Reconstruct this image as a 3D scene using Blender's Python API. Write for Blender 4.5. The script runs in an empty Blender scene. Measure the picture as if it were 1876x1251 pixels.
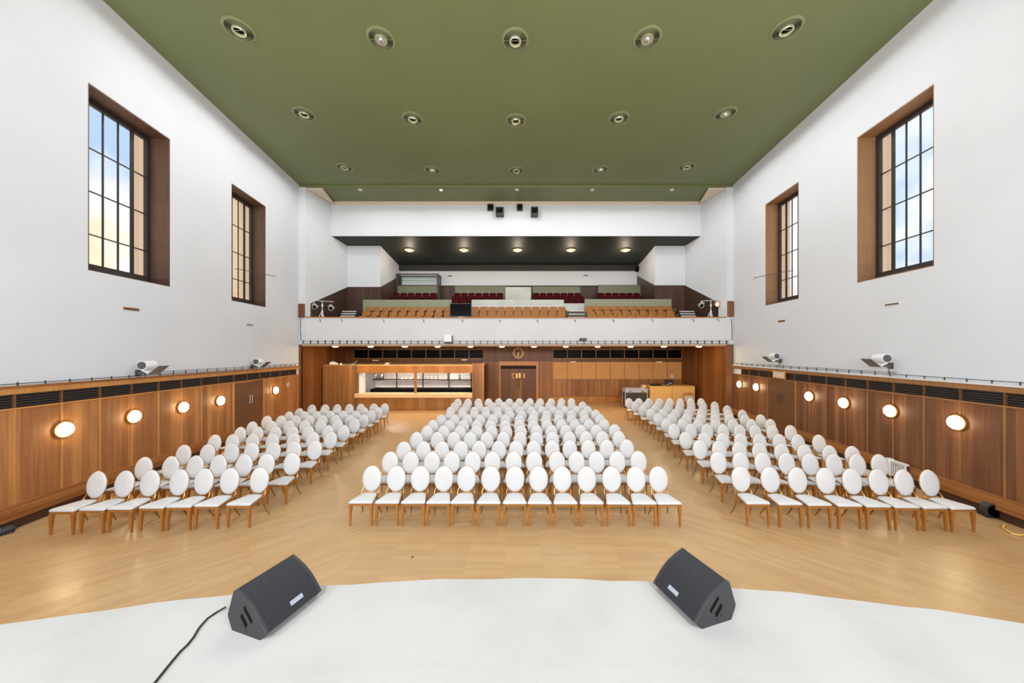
import bpy, math, random
from mathutils import Vector, Matrix
random.seed(7)
PI = math.pi
SC = bpy.context.scene
COL = SC.collection
F = 610.0; U0 = 950.0; V0 = 640.0; HC = 3.44      # focal length and principal point in pixels, camera height

def X_at(u, D): return (u - U0) * D / F
def Z_at(v, D): return HC - (v - V0) * D / F
def lin(c):
    c = c / 255.0
    return c / 12.92 if c <= 0.04045 else ((c + 0.055) / 1.055) ** 2.4
def rgb(r, g, b): return (lin(r), lin(g), lin(b), 1.0)

# ---------------------------------------------------------------- mesh builder
class MB:
    def __init__(s): s.v = []; s.f = []
    def add(s, vs, fs):
        n = len(s.v); s.v += [tuple(p) for p in vs]; s.f += [tuple(i + n for i in f) for f in fs]; return s
    def box(s, x0, x1, y0, y1, z0, z1, M=None):
        vs = [Vector((x, y, z)) for z in (z0, z1) for y in (y0, y1) for x in (x0, x1)]
        if M is not None: vs = [M @ p for p in vs]
        return s.add(vs, [(0,2,3,1),(4,5,7,6),(0,1,5,4),(2,6,7,3),(0,4,6,2),(1,3,7,5)])
    def hexa(s, a, b):          # a: 4 pts bottom loop, b: 4 pts top loop
        return s.loft([a, b], True)
    def loft(s, loops, caps=True, closed=True):
        n = len(loops[0]); vs = [p for l in loops for p in l]; fs = []
        for k in range(len(loops) - 1):
            for i in range(n if closed else n - 1):
                j = (i + 1) % n
                fs.append((k*n+i, k*n+j, (k+1)*n+j, (k+1)*n+i))
        if caps:
            fs.append(tuple(reversed(range(n)))); m = (len(loops)-1)*n; fs.append(tuple(range(m, m+n)))
        return s.add(vs, fs)
    def quad(s, *p): return s.add(p, [tuple(range(len(p)))])
    def prism(s, pts, vec):     # polygon pts extruded by vec
        vec = Vector(vec)
        return s.loft([[Vector(p) for p in pts], [Vector(p) + vec for p in pts]])
    def tube(s, path, r, seg=8, caps=True):
        path = [Vector(p) for p in path]; n = len(path)
        rs = r if isinstance(r, (list, tuple)) else [r] * n
        loops = []; up = None
        for i, p in enumerate(path):
            t = (path[min(i+1, n-1)] - path[max(i-1, 0)]).normalized()
            if up is None:
                up = Vector((0,0,1)) if abs(t.z) < 0.9 else Vector((1,0,0))
            a = t.cross(up); 
            if a.length < 1e-5: a = t.cross(Vector((0,1,0)))
            a.normalize(); b = a.cross(t).normalized(); up = b
            loops.append([p + (a*math.cos(2*PI*k/seg) + b*math.sin(2*PI*k/seg)) * rs[i] for k in range(seg)])
        return s.loft(loops, caps)
    def lathe(s, prof, M=None, seg=24, a=1.0, b=1.0):   # prof: (r, z) ; axis local z
        loops = [[Vector((r*a*math.cos(2*PI*k/seg), r*b*math.sin(2*PI*k/seg), z)) for k in range(seg)] for r, z in prof]
        if M is not None: loops = [[M @ p for p in l] for l in loops]
        n = seg; base = len(s.v); s.loft(loops, False)
        if prof[0][0] < .035: s.f.append(tuple(base+i for i in reversed(range(n))))
        if prof[-1][0] < .035: m = base+(len(loops)-1)*n; s.f.append(tuple(m+i for i in range(n)))
        return s
    def torus(s, R, r, M=None, seg=24, s2=6, b=None):
        b = R if b is None else b
        vs = []; fs = []
        for i in range(seg):
            t = 2*PI*i/seg
            for j in range(s2):
                q = 2*PI*j/s2
                vs.append(Vector(((R+r*math.cos(q))*math.cos(t), (b+r*math.cos(q))*math.sin(t), r*math.sin(q))))
        for i in range(seg):
            for j in range(s2):
                fs.append((i*s2+j, ((i+1)%seg)*s2+j, ((i+1)%seg)*s2+(j+1)%s2, i*s2+(j+1)%s2))
        if M is not None: vs = [M @ p for p in vs]
        return s.add(vs, fs)
    def build(s, name, mat, parent=None, smooth=False, bevel=0, loc=None):
        me = bpy.data.meshes.new(name); me.from_pydata(s.v, [], s.f); me.update()
        import bmesh
        bm = bmesh.new(); bm.from_mesh(me); bmesh.ops.recalc_face_normals(bm, faces=bm.faces); bm.to_mesh(me); bm.free()
        if smooth:
            for p in me.polygons: p.use_smooth = True
            try: me.set_sharp_from_angle(angle=math.radians(40 if smooth is True else smooth))
            except Exception: pass
        me.materials.append(mat)
        o = bpy.data.objects.new(name, me); COL.objects.link(o)
        if parent is not None: o.parent = parent
        if loc: o.location = loc
        if bevel:
            m = o.modifiers.new('bevel', 'BEVEL'); m.width = bevel; m.segments = 2; m.limit_method = 'ANGLE'
        return o

def tag(o, label, cat, group=None, kind=None):
    o['label'] = label; o['category'] = cat
    if group: o['group'] = group
    if kind: o['kind'] = kind
    return o
def thing(name, label, cat, loc=(0,0,0), rz=0, group=None):
    o = bpy.data.objects.new(name, None); COL.objects.link(o); o.location = loc; o.rotation_euler = (0,0,rz)
    o.empty_display_size = 0.1
    return tag(o, label, cat, group)
def struct(o, label=None):
    o['kind'] = 'structure'
    if label: o['label'] = label
    return o
def sempty(name, label, loc=(0,0,0)):
    o = bpy.data.objects.new(name, None); COL.objects.link(o); o.location = loc; o.empty_display_size = .1
    return struct(o, label)
KIDS = {}
def dup(root, loc, rz, label, group=None):
    r = root.copy(); COL.objects.link(r); r.location = loc; r.rotation_euler = (0,0,rz); r['label'] = label
    if group: r['group'] = group
    for ch in KIDS[root.name]:
        c = ch.copy(); COL.objects.link(c); c.parent = r
        for g in KIDS.get(ch.name, []):
            d = g.copy(); COL.objects.link(d); d.parent = c
    return r
def note_kids(root):
    KIDS[root.name] = [o for o in COL.objects if o.parent == root]
    for k in KIDS[root.name]:
        g = [o for o in COL.objects if o.parent == k]
        if g: KIDS[k.name] = g

# ---------------------------------------------------------------- materials
class NT:
    def __init__(s, name, rough=0.5, metal=0.0, spec=0.5, coat=0.0):
        s.m = bpy.data.materials.new(name); s.m.use_nodes = True
        s.t = s.m.node_tree; s.n = s.t.nodes; s.b = s.n['Principled BSDF']
        s.b.inputs['Roughness'].default_value = rough; s.b.inputs['Metallic'].default_value = metal
        s.b.inputs['Specular IOR Level'].default_value = spec; s.b.inputs['Coat Weight'].default_value = coat
        s.pos = None
    def link(s, a, b): s.t.links.new(a, b)
    def node(s, typ, **kw):
        n = s.n.new(typ)
        for k, v in kw.items():
            if k.startswith('i_'):
                key = k[2:]; n.inputs[int(key) if key.isdigit() else key].default_value = v
            else: setattr(n, k, v)
        return n
    def position(s):
        if s.pos is None: s.pos = s.node('ShaderNodeNewGeometry').outputs['Position']
        return s.pos
    def xyz(s): 
        n = s.node('ShaderNodeSeparateXYZ'); s.link(s.position(), n.inputs[0]); return n.outputs
    def math(s, op, a, b=None, c=None):
        n = s.node('ShaderNodeMath', operation=op)
        for i, q in enumerate((a, b, c)):
            if q is None: continue
            if isinstance(q, (int, float)): n.inputs[i].default_value = q
            else: s.link(q, n.inputs[i])
        return n.outputs[0]
    def scaled(s, sc, rot=(0,0,0)):
        n = s.node('ShaderNodeMapping'); n.inputs['Scale'].default_value = sc; n.inputs['Rotation'].default_value = rot
        s.link(s.position(), n.inputs['Vector']); return n.outputs[0]
    def noise(s, vec, scale=1.0, detail=4.0, rough=0.5):
        n = s.node('ShaderNodeTexNoise'); n.inputs['Scale'].default_value = scale
        n.inputs['Detail'].default_value = detail; n.inputs['Roughness'].default_value = rough
        if vec is not None: s.link(vec, n.inputs['Vector'])
        return n.outputs['Fac']
    def ramp(s, fac, stops):
        n = s.node('ShaderNodeValToRGB'); e = n.color_ramp.elements
        while len(e) < len(stops): e.new(0.5)
        for i, (p, c) in enumerate(stops): e[i].position = p; e[i].color = c
        s.link(fac, n.inputs[0]); return n.outputs[0]
    def mix(s, fac, a, b, mode='MIX'):
        n = s.node('ShaderNodeMix', data_type='RGBA', blend_type=mode)
        for q, idx in ((fac, 0), (a, 6), (b, 7)):
            if isinstance(q, (int, float)): n.inputs[idx].default_value = q
            elif isinstance(q, tuple): n.inputs[idx].default_value = q
            else: s.link(q, n.inputs[idx])
        return n.outputs[2]
    def base(s, c):
        if isinstance(c, tuple): s.b.inputs['Base Color'].default_value = c
        else: s.link(c, s.b.inputs['Base Color'])
        return s
    def bump(s, h, strength=0.2, dist=0.01):
        n = s.node('ShaderNodeBump'); n.inputs['Strength'].default_value = strength; n.inputs['Distance'].default_value = dist
        s.link(h, n.inputs['Height']); s.link(n.outputs[0], s.b.inputs['Normal'])
    def emit(s, c, st):
        s.b.inputs['Emission Color'].default_value = c; s.b.inputs['Emission Strength'].default_value = st

def plain(name, c, rough=0.5, metal=0.0, spec=0.5, var=0.06, scale=6.0):
    t = NT(name, rough, metal, spec)
    f = t.noise(t.scaled((1,1,1)), scale, 3)
    d = tuple(max(0, x * (1 - var)) for x in c[:3]) + (1,); l = tuple(min(1, x * (1 + var)) for x in c[:3]) + (1,)
    t.base(t.ramp(f, [(0.3, d), (0.7, l)])); return t.m
def glow(name, c, st):
    t = NT(name, 0.4); t.base((.9,.85,.8,1)); t.emit(c, st); return t.m

def plaster(name, c, c2):
    t = NT(name, 0.85, 0, 0.2)
    f = t.noise(t.scaled((1,1,1)), 0.45, 5, .55)
    t.base(t.ramp(f, [(0.3, c2), (0.6, c)]))
    t.bump(t.noise(t.scaled((1,1,1)), 60, 3), 0.08, .002); return t.m
M_wall = plaster('white_plaster', rgb(208,212,218), rgb(203,207,213))
M_balc = plaster('white_balcony_paint', rgb(210,211,214), rgb(204,206,209))
M_stage = None
def stage_mat():
    t = NT('white_stage_cloth', 0.75, 0, 0.25)
    f = t.noise(t.scaled((1,1,1)), 0.9, 6, .6)
    c = t.ramp(f, [(0.32, rgb(178,176,172)), (0.55, rgb(186,184,181))])
    g = t.noise(t.scaled((1,1.6,1)), 2.3, 5, .65)
    g2 = t.ramp(g, [(0.66, (0,0,0,1)), (0.80, (1,1,1,1))])
    c = t.mix(t.math('MULTIPLY', g2, .25), c, rgb(136,134,128)); t.base(c)
    t.bump(t.noise(t.scaled((1,1,1)), 3, 3), 0.15, .01); return t.m
M_stage = stage_mat()
def ceil_mat():
    t = NT('green_ceiling_paint', 0.55, 0, 0.35)
    f = t.noise(t.scaled((.3,.3,.3)), 1.0, 4)
    t.base(t.ramp(f, [(0.3, rgb(108,117,78)), (0.7, rgb(115,124,85))]))
    t.bump(t.noise(t.scaled((1,1,1)), 25, 3), 0.05, .003); return t.m
M_ceil = ceil_mat()
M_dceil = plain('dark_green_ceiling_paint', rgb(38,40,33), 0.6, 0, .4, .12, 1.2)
M_cove = plain('cream_cove', rgb(214,200,180), 0.7)

def wood(name, ca, cb, cc, axis='y', panel=0.735, off=0.0, strip=0.17, rough=0.42, vert=True):
    t = NT(name, rough, 0, 0.4)
    o = t.xyz(); ax = o[{'x':0,'y':1,'z':2}[axis]]
    w1 = t.node('ShaderNodeTexWhiteNoise', noise_dimensions='1D'); t.link(t.math('FLOOR', t.math('DIVIDE', t.math('SUBTRACT', ax, off), panel)), w1.inputs['W'])
    w2 = t.node('ShaderNodeTexWhiteNoise', noise_dimensions='1D'); t.link(t.math('FLOOR', t.math('DIVIDE', t.math('SUBTRACT', ax, off), strip)), w2.inputs['W'])
    sc = (14,14,.7) if vert else (.7,.7,14)
    g = t.noise(t.scaled(sc), 1.3, 6, .6)
    g2 = t.noise(t.scaled((3.5,3.5,.35) if vert else (.4,.4,5)), 1.0, 3, .5)
    f = t.math('ADD', t.math('MULTIPLY', g, .55), t.math('MULTIPLY', w1.outputs[0], .16))
    f = t.math('ADD', f, t.math('MULTIPLY', w2.outputs[0], .26)); f = t.math('ADD', f, t.math('MULTIPLY', g2, .26))
    t.base(t.ramp(f, [(0.32, ca), (0.58, cb), (0.85, cc)]))
    t.bump(g, 0.04, .002); return t.m
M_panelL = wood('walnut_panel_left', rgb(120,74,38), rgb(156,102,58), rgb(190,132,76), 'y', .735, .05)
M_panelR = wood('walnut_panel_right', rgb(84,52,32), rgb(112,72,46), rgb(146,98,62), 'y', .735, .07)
M_panelB = wood('walnut_panel_back', rgb(104,66,32), rgb(138,92,50), rgb(166,118,68), 'x', .92, 0)
M_panelD = wood('dark_walnut_panel', rgb(70,42,20), rgb(92,58,28), rgb(112,74,38), 'x', .92, 0)
M_panelU = wood('umber_wainscot', rgb(52,36,28), rgb(66,46,36), rgb(80,58,46), 'x', .9, 0)
M_cork0 = wood('tan_board_panel', rgb(150,108,62), rgb(164,118,70), rgb(176,130,80), 'x', .92, 0, .92)
M_bar = wood('orange_oak_front', rgb(142,92,40), rgb(162,108,50), rgb(184,130,68), 'x', 1.3, 0, .35)
M_trim = wood('oak_trim', rgb(150,98,50), rgb(178,122,66), rgb(200,146,86), 'z', 9, -5, 9, .38)
M_skirt = wood('skirting_wood', rgb(108,64,30), rgb(136,84,42), rgb(166,110,60), 'z', .12, 0, .06, .35, False)
M_cork = plain('tan_board', rgb(192,144,90), .6, 0, .3, .05, 1.5)
M_trim2 = wood('walnut_trim', rgb(112,76,44), rgb(138,96,58), rgb(160,116,74), 'z', 9, -5, 9, .4)
M_skdark = plain('dark_recess_wood', rgb(66,40,24), .5)
M_counter = plain('pale_counter_wood', rgb(222,190,142), .4, 0, .4, .06, 3)
M_desk = plain('pale_birch_board', rgb(206,164,96), .5, 0, .4, .06, 2)
M_door = wood('dark_door_veneer', rgb(92,58,34), rgb(108,70,44), rgb(124,84,54), 'x', 5, -20, .3, .4)
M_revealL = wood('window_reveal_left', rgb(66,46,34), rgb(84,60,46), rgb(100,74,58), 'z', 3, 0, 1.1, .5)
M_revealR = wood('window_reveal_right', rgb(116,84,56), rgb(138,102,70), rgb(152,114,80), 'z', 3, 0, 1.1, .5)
M_soff = plain('balcony_soffit_paint', rgb(176,136,96), .6)

def floor_mat():
    t = NT('light_beech_parquet', 0.34, 0, 0.45)
    def planks(rot):
        n = t.node('ShaderNodeMapping'); n.inputs['Rotation'].default_value = (0,0,rot); t.link(t.position(), n.inputs['Vector'])
        b = t.node('ShaderNodeTexBrick'); b.offset = .37; b.offset_frequency = 1
        b.inputs['Scale'].default_value = 1.0; b.inputs['Brick Width'].default_value = 0.62; b.inputs['Row Height'].default_value = 0.07
        b.inputs['Mortar Size'].default_value = 0.0006; b.inputs['Bias'].default_value = 0
        b.inputs['Color1'].default_value = rgb(180,142,94); b.inputs['Color2'].default_value = rgb(195,158,110); b.inputs['Mortar'].default_value = rgb(158,120,78)
        t.link(n.outputs[0], b.inputs['Vector'])
        m2 = t.node('ShaderNodeMapping'); m2.inputs['Rotation'].default_value = (0,0,rot); m2.inputs['Scale'].default_value = (1.2, 14, 1)
        t.link(t.position(), m2.inputs['Vector'])
        g = t.noise(m2.outputs[0], 1.5, 5, .6)
        return t.mix(t.math('MULTIPLY', g, .35), b.outputs['Color'], rgb(166,124,74))
    o = t.xyz()
    x = t.math('ADD', o[0], .1)
    left = t.math('LESS_THAN', x, -2.62); right = t.math('GREATER_THAN', x, 2.75)
    c = t.mix(left, planks(0), planks(math.radians(-42)))
    c = t.mix(right, c, planks(math.radians(42)))
    f = t.noise(t.scaled((.5,.5,.5)), 1.0, 4)
    c = t.mix(t.ramp(f, [(0.35,(0,0,0,1)),(0.7,(.35,.35,.35,1))]), c, rgb(198,170,134))
    t.base(c)
    r = t.noise(t.scaled((1,1,1)), 2.0, 3); n = t.node('ShaderNodeMapRange'); n.inputs['To Min'].default_value = .22; n.inputs['To Max'].default_value = .42
    t.link(r, n.inputs[0]); t.link(n.outputs[0], t.b.inputs['Roughness']); return t.m
M_floor = floor_mat()
def chair_white():
    t = NT('white_leatherette', 0.45, 0, 0.4)
    f = t.noise(t.scaled((1,1,1)), 3.0, 3); t.base(t.ramp(f, [(0.3, rgb(204,203,202)), (0.7, rgb(210,209,208))])); return t.m
M_white = chair_white()
M_gold = plain('satin_gold', rgb(180,122,56), .4, .4, .5, .1, 14)
M_golddk = plain('gold_back_rim', rgb(178,122,56), .3, .7, .5, .1, 14)
M_black = plain('black_polymer', rgb(54,54,56), .55, 0, .4, .06, 20)
def grille_mat():
    t = NT('black_speaker_grille', 0.5, .1, 0.5)
    v = t.node('ShaderNodeTexVoronoi'); v.inputs['Scale'].default_value = 160; t.link(t.position(), v.inputs['Vector'])
    t.base(t.ramp(v.outputs['Distance'], [(0.2, rgb(14,14,18)), (0.6, rgb(42,43,50))])); t.bump(v.outputs['Distance'], .3, .002); return t.m
M_grille = grille_mat()
M_hole = plain('deep_black', rgb(12,12,12), .8, 0, .1)
M_cable = plain('black_cable', rgb(24,24,26), .5)
M_plate = plain('silver_white_plate', rgb(164,172,186), .35, .1)
M_iron = plain('dark_window_frame', rgb(44,38,36), .5)
M_dark = plain('dark_charcoal', rgb(54,50,48), .5)
M_slat = plain('louvre_slat', rgb(70,62,58), .45, .1)
M_void = plain('vent_void', rgb(26,20,18), .8)
M_steel = plain('brushed_steel', rgb(186,186,188), .35, .35)
M_chrome = plain('polished_chrome', rgb(225,225,228), .15, 1)
M_flap = plain('lamp_dark_metal', rgb(84,85,88), .6, 0, .3)
M_lampw = plain('lamp_white_enamel', rgb(232,232,232), .4)
M_green = plain('sage_parapet_paint', rgb(138,142,116), .6)
M_greend = plain('olive_panel_paint', rgb(104,108,88), .6)
M_grey = plain('pale_grey_panel', rgb(176,178,172), .35, .1, .5, .1, 1.5)
M_orange = wood('orange_ply', rgb(146,90,32), rgb(162,104,40), rgb(176,118,52), 'z', 9, -5, 9, .38)
M_red = plain('dark_red_plush', rgb(62,9,14), .9, 0, .1, .1, 20)
M_screen = plain('glossy_black_screen', rgb(5,5,8), .2, 0, .06)
M_nose = plain('pale_stair_nosing', rgb(206,200,190), .5)
M_stone = plain('beige_stone', rgb(238,214,184), .85, 0, .2, .05, .4)  # pale beige stone colour
M_rad = plain('radiator_white', rgb(222,222,220), .4)
M_yel = plain('yellow_cable_sleeve', rgb(226,178,100), .5)
M_fgreen = plain('fixture_green_paint', rgb(128,136,100), .42, .1)
M_fcream = plain('fixture_cream_paint', rgb(168,166,136), .4, .1)
M_clockg = plain('brass_inlay', rgb(232,186,112), .35, .3)
M_beigew = plain('kitchen_white', rgb(238,232,224), .5)
M_lampglow = glow('lit_opal_glass', (1.0,.78,.46,1), 22)
M_spotglow = glow('lit_downlight', (1.0,.74,.42,1), 70)
M_dcglow = glow('lit_warm_bulb', (1.0,.55,.20,1), 3.2)
M_tube = glow('added_kitchen_glow', (1.0,.93,.84,1), 130)  # glow of the added, unseen kitchen strips
def glass_mat(name, tint=(1,1,1,1), gl=.035):
    m = bpy.data.materials.new(name); m.use_nodes = True; t = m.node_tree; t.nodes.clear()
    o = t.nodes.new('ShaderNodeOutputMaterial'); mx = t.nodes.new('ShaderNodeMixShader')
    a = t.nodes.new('ShaderNodeBsdfTransparent'); a.inputs[0].default_value = tint
    g = t.nodes.new('ShaderNodeBsdfGlossy'); g.inputs['Roughness'].default_value = .03
    mx.inputs[0].default_value = gl
    t.links.new(a.outputs[0], mx.inputs[1]); t.links.new(g.outputs[0], mx.inputs[2]); t.links.new(mx.outputs[0], o.inputs[0]); return m
M_glass = glass_mat('window_glass')
M_dglass = glass_mat('booth_glass', (.96,.98,.97,1), .02)

# ---------------------------------------------------------------- room geometry
YF = -0.6          # how far the hall is built towards the stage
YB = 17.0          # line of the balcony front at the walls
XL = lambda D: -(8.905 + .135 * D)
XR = lambda D: 9.08 + .11 * D
ZC = 11.82
def WP(side, D, Z, n=0.0):     # point on a side wall, n metres towards the hall
    if side == 'L':
        d = Vector((-.135, 1, 0)).normalized(); nn = Vector((d.y, -d.x, 0)); return Vector((XL(D), D, Z)) + nn * n
    d = Vector((.11, 1, 0)).normalized(); nn = Vector((-d.y, d.x, 0)); return Vector((XR(D), D, Z)) + nn * n
def wbox(mb, side, D0, D1, z0, z1, n0, n1, z0b=None, z1b=None):
    z0b = z0 if z0b is None else z0b; z1b = z1 if z1b is None else z1b
    return mb.hexa([WP(side,D0,z0,n0), WP(side,D1,z0b,n0), WP(side,D1,z0b,n1), WP(side,D0,z0,n1)],
                   [WP(side,D0,z1,n0), WP(side,D1,z1b,n0), WP(side,D1,z1b,n1), WP(side,D0,z1,n1)])
def Df(X): return 17.42 - .42 * ((X + .1) / 11.0) ** 2      # balcony front curve

fl = MB(); fl.box(-12.6, 12.6, YF, 24.5, -.2, 0); struct(fl.build('floor', M_floor), 'light beech parquet floor')
cl = MB(); cl.hexa([(XL(YF)-.3,YF,ZC),(XR(YF)+.3,YF,ZC),(XR(YB)+.3,YB,ZC),(XL(YB)-.3,YB,ZC)], [(XL(YF)-.3,YF,ZC+.3),(XR(YF)+.3,YF,ZC+.3),(XR(YB)+.3,YB,ZC+.3),(XL(YB)-.3,YB,ZC+.3)])
struct(cl.build('ceiling', M_ceil), 'green painted hall ceiling')
# rear strip of ceiling above the balcony
c2 = MB(); c2.hexa([(-11.2,YB,ZC-.10),(11.0,YB,ZC-.10),(10.3,18.85,ZC-.02),(-10.5,18.85,ZC-.02)], [(-11.2,YB,ZC+.3),(11.0,YB,ZC+.3),(10.3,18.85,ZC+.3),(-10.5,18.85,ZC+.3)])
struct(c2.build('ceiling_rear', M_ceil), 'green ceiling strip in front of the balcony fascia')

WIN = {'L': [(7.69, 9.775, 5.275, 9.61), (12.25, 14.27, 5.24, 9.56)], 'R': [(7.98, 10.02, 5.44, 9.81), (12.42, 14.39, 5.33, 9.70)]}
WT = .62
for side, nm in (('L','wall_left'), ('R','wall_right')):
    mb = MB(); cur = YF
    for d0, d1, z0, z1 in WIN[side]:
        wbox(mb, side, cur, d0, 0, ZC, 0, -WT); wbox(mb, side, d0, d1, 0, z0, 0, -WT); wbox(mb, side, d0, d1, z1, ZC, 0, -WT); cur = d1
    wbox(mb, side, cur, 17.3, 0, ZC, 0, -WT)
    struct(mb.build(nm, M_wall), 'white plaster side wall')
k = 0
for side in 'LR':
    for (d0, d1, z0, z1) in WIN[side]:
        k += 1
        e = sempty('window_%d' % k, 'tall dark-framed window with small panes in %s wall' % ('left' if side == 'L' else 'right'))
        r = MB(); e1 = .03
        wbox(r, side, d0, d0+e1, z0, z1, -.01, -WT+.06); wbox(r, side, d1-e1, d1, z0, z1, -.01, -WT+.06)
        wbox(r, side, d0+e1, d1-e1, z1-e1, z1, -.01, -WT+.06); wbox(r, side, d0+e1, d1-e1, z0, z0+e1, -.01, -WT+.06)
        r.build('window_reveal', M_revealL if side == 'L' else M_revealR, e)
        f = MB(); a, b = d0+e1, d1-e1; n0, n1 = -WT+.14, -WT+.05
        wbox(f, side, a, a+.11, z0+e1, z1-e1, n0, n1); wbox(f, side, b-.11, b, z0+e1, z1-e1, n0, n1)
        wbox(f, side, a+.11, b-.11, z1-e1-.13, z1-e1, n0, n1); wbox(f, side, a+.11, b-.11, z0+e1, z0+e1+.22, n0+.05, n1)
        f.build('window_frame', M_iron, e)
        mu = MB(); ia, ib = a+.11, b-.11; w = (ib-ia)/5
        for i in range(1, 5):
            t = .045 if i in (1, 4) else .014
            wbox(mu, side, ia+i*w-t, ia+i*w+t, z0+.25, z1-.16, n1+.02, n1+.05)
        for zz in (0, 1, 2):
            z = z1-.16 - 1.06*(zz+1); wbox(mu, side, ia, ib, z-.013, z+.013, n1+.018, n1+.052)
        mu.build('glazing_bar', M_iron, e)
        g = MB(); wbox(g, side, ia, ib, z0+.25, z1-.16, n1+.037, n1+.033); g.build('glass', M_glass, e)
        s = MB(); wbox(s, side, d0-.02, d0+.35, z0-.3, z1+.3, -WT-.02, -WT-.45) if False else None
        wbox(s, side, d1-.04, d1+.3, z0-.5, z1+.5, -WT-.01, -WT-.35); s.build('stone_reveal', M_stone, e)

nb = MB(); nb.box(-34, -20, 33, 60, -2, 25); nb.box(-34.2, -19.8, 32.8, 33, 9, 9.5); struct(nb.build('wall_outside', M_stone), 'beige stone building seen through the left window')

# ---- piers, balcony surround
bk = MB()
bk.box(XL(17)-.05, -10.87, 16.98, 17.3, 3.7, ZC-.11); bk.box(10.62, XR(17)+.05, 16.98, 17.3, 3.7, ZC-.11)
# inner side walls above balcony
def wedge(mb, p0, p1, th, z0, z1, z1b=None):
    a = Vector((p0[0], p0[1], 0)); b = Vector((p1[0], p1[1], 0)); z1b = z1 if z1b is None else z1b
    d = (b-a).normalized(); n = Vector((-d.y, d.x, 0)) * th
    mb.hexa([a+Vector((0,0,z0)), b+Vector((0,0,z0)), b+n+Vector((0,0,z0)), a+n+Vector((0,0,z0))],
            [a+Vector((0,0,z1)), b+Vector((0,0,z1b)), b+n+Vector((0,0,z1b)), a+n+Vector((0,0,z1))])
LW = [(-10.87,17.0), (-10.38,20.2), (-8.38,20.2), (-8.45,23.9)]
RW = [(10.62,17.0), (10.10,20.2), (8.28,20.2), (8.47,23.9)]
wedge(bk, LW[0], LW[1], .3, 4.0, ZC+.2); wedge(bk, LW[1], LW[2], .3, 4.0, 9.95); wedge(bk, LW[2], LW[3], .3, 4.0, 9.7)
wedge(bk, RW[0], RW[1], -.3, 4.0, ZC+.2); wedge(bk, RW[1], RW[2], -.3, 4.0, 9.95); wedge(bk, RW[2], RW[3], -.3, 4.0, 9.7)
# fascia
bk.box(-10.75, 10.5, 18.85, 19.0, 9.86, 11.7)
# white bulkhead at the back
bk.box(-8.42, 8.44, 23.72, 23.9, 7.99, 9.02)
bk.box(-12.5, 12.5, 24.3, 24.6, -.2, 12)
struct(bk.build('wall_back', M_wall), 'white rear wall and piers around the balcony')
cv = MB()
cv.box(-10.6, 10.4, 18.80, 18.86, 11.62, 11.80)
cv.prism([(-10.86,17.02,11.70),(-10.0,17.02,11.70),(-10.42,18.84,11.70)], (0,0,-.08)); cv.prism([(10.61,17.02,11.70),(9.7,17.02,11.70),(10.2,18.84,11.70)], (0,0,-.08))
struct(cv.build('trim_1', M_cove), 'cream cove along the top of the fascia')
dc = MB()
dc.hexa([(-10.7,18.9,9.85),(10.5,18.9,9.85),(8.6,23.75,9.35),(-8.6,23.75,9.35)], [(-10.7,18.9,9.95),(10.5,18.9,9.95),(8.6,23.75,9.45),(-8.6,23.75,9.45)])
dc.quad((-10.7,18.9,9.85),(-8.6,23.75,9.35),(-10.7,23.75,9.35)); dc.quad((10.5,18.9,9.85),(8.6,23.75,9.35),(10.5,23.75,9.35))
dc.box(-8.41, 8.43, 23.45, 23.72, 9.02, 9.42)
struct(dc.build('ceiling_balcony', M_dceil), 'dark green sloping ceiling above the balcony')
bw = MB(); bw.box(-8.42, 8.44, 23.9, 24.0, 6.5, 8.0); struct(bw.build('trim_2', M_panelU), 'brown wall below the rear bulkhead')
# wood wainscot of the balcony sides, rising with the rake
wn = MB()
def wains(p0, p1, th, zb0, zt0, zb1, zt1):
    a = Vector((p0[0],p0[1],0)); b = Vector((p1[0],p1[1],0)); d=(b-a).normalized(); n=Vector((-d.y,d.x,0))*th
    z=lambda q: Vector((0,0,q))
    wn.hexa([a+z(zb0), b+z(zb1), b+n+z(zb1), a+n+z(zb0)], [a+z(zt0), b+z(zt1), b+n+z(zt1), a+n+z(zt0)])
wains((-10.84,17.32), LW[1], -.02, 4.1, 5.83, 4.6, 7.22); wains(LW[1], LW[2], -.02, 4.6, 7.23, 4.6, 7.23); wains(LW[2], LW[3], -.02, 5, 7.23, 6, 8.75)
wains((10.59,17.32), RW[1], .02, 4.1, 5.80, 4.6, 7.32); wains(RW[1], RW[2], .02, 4.6, 7.33, 4.6, 7.33); wains(RW[2], RW[3], .02, 5, 7.33, 6, 8.75)
struct(wn.build('trim_3', M_panelU), 'dark brown wainscot rising along the balcony sides')
bx = MB(); bx.box(-11.22, -10.89, 16.9, 17.02, 5.05, 5.76); struct(bx.build('trim_4', M_door, bevel=.01), 'brown wooden end block of the balcony rail, left')
bx = MB(); bx.box(10.64, 11.0, 16.9, 17.02, 5.10, 5.90); struct(bx.build('trim_5', M_door, bevel=.03), 'brown wooden end block of the balcony rail, right')

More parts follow.
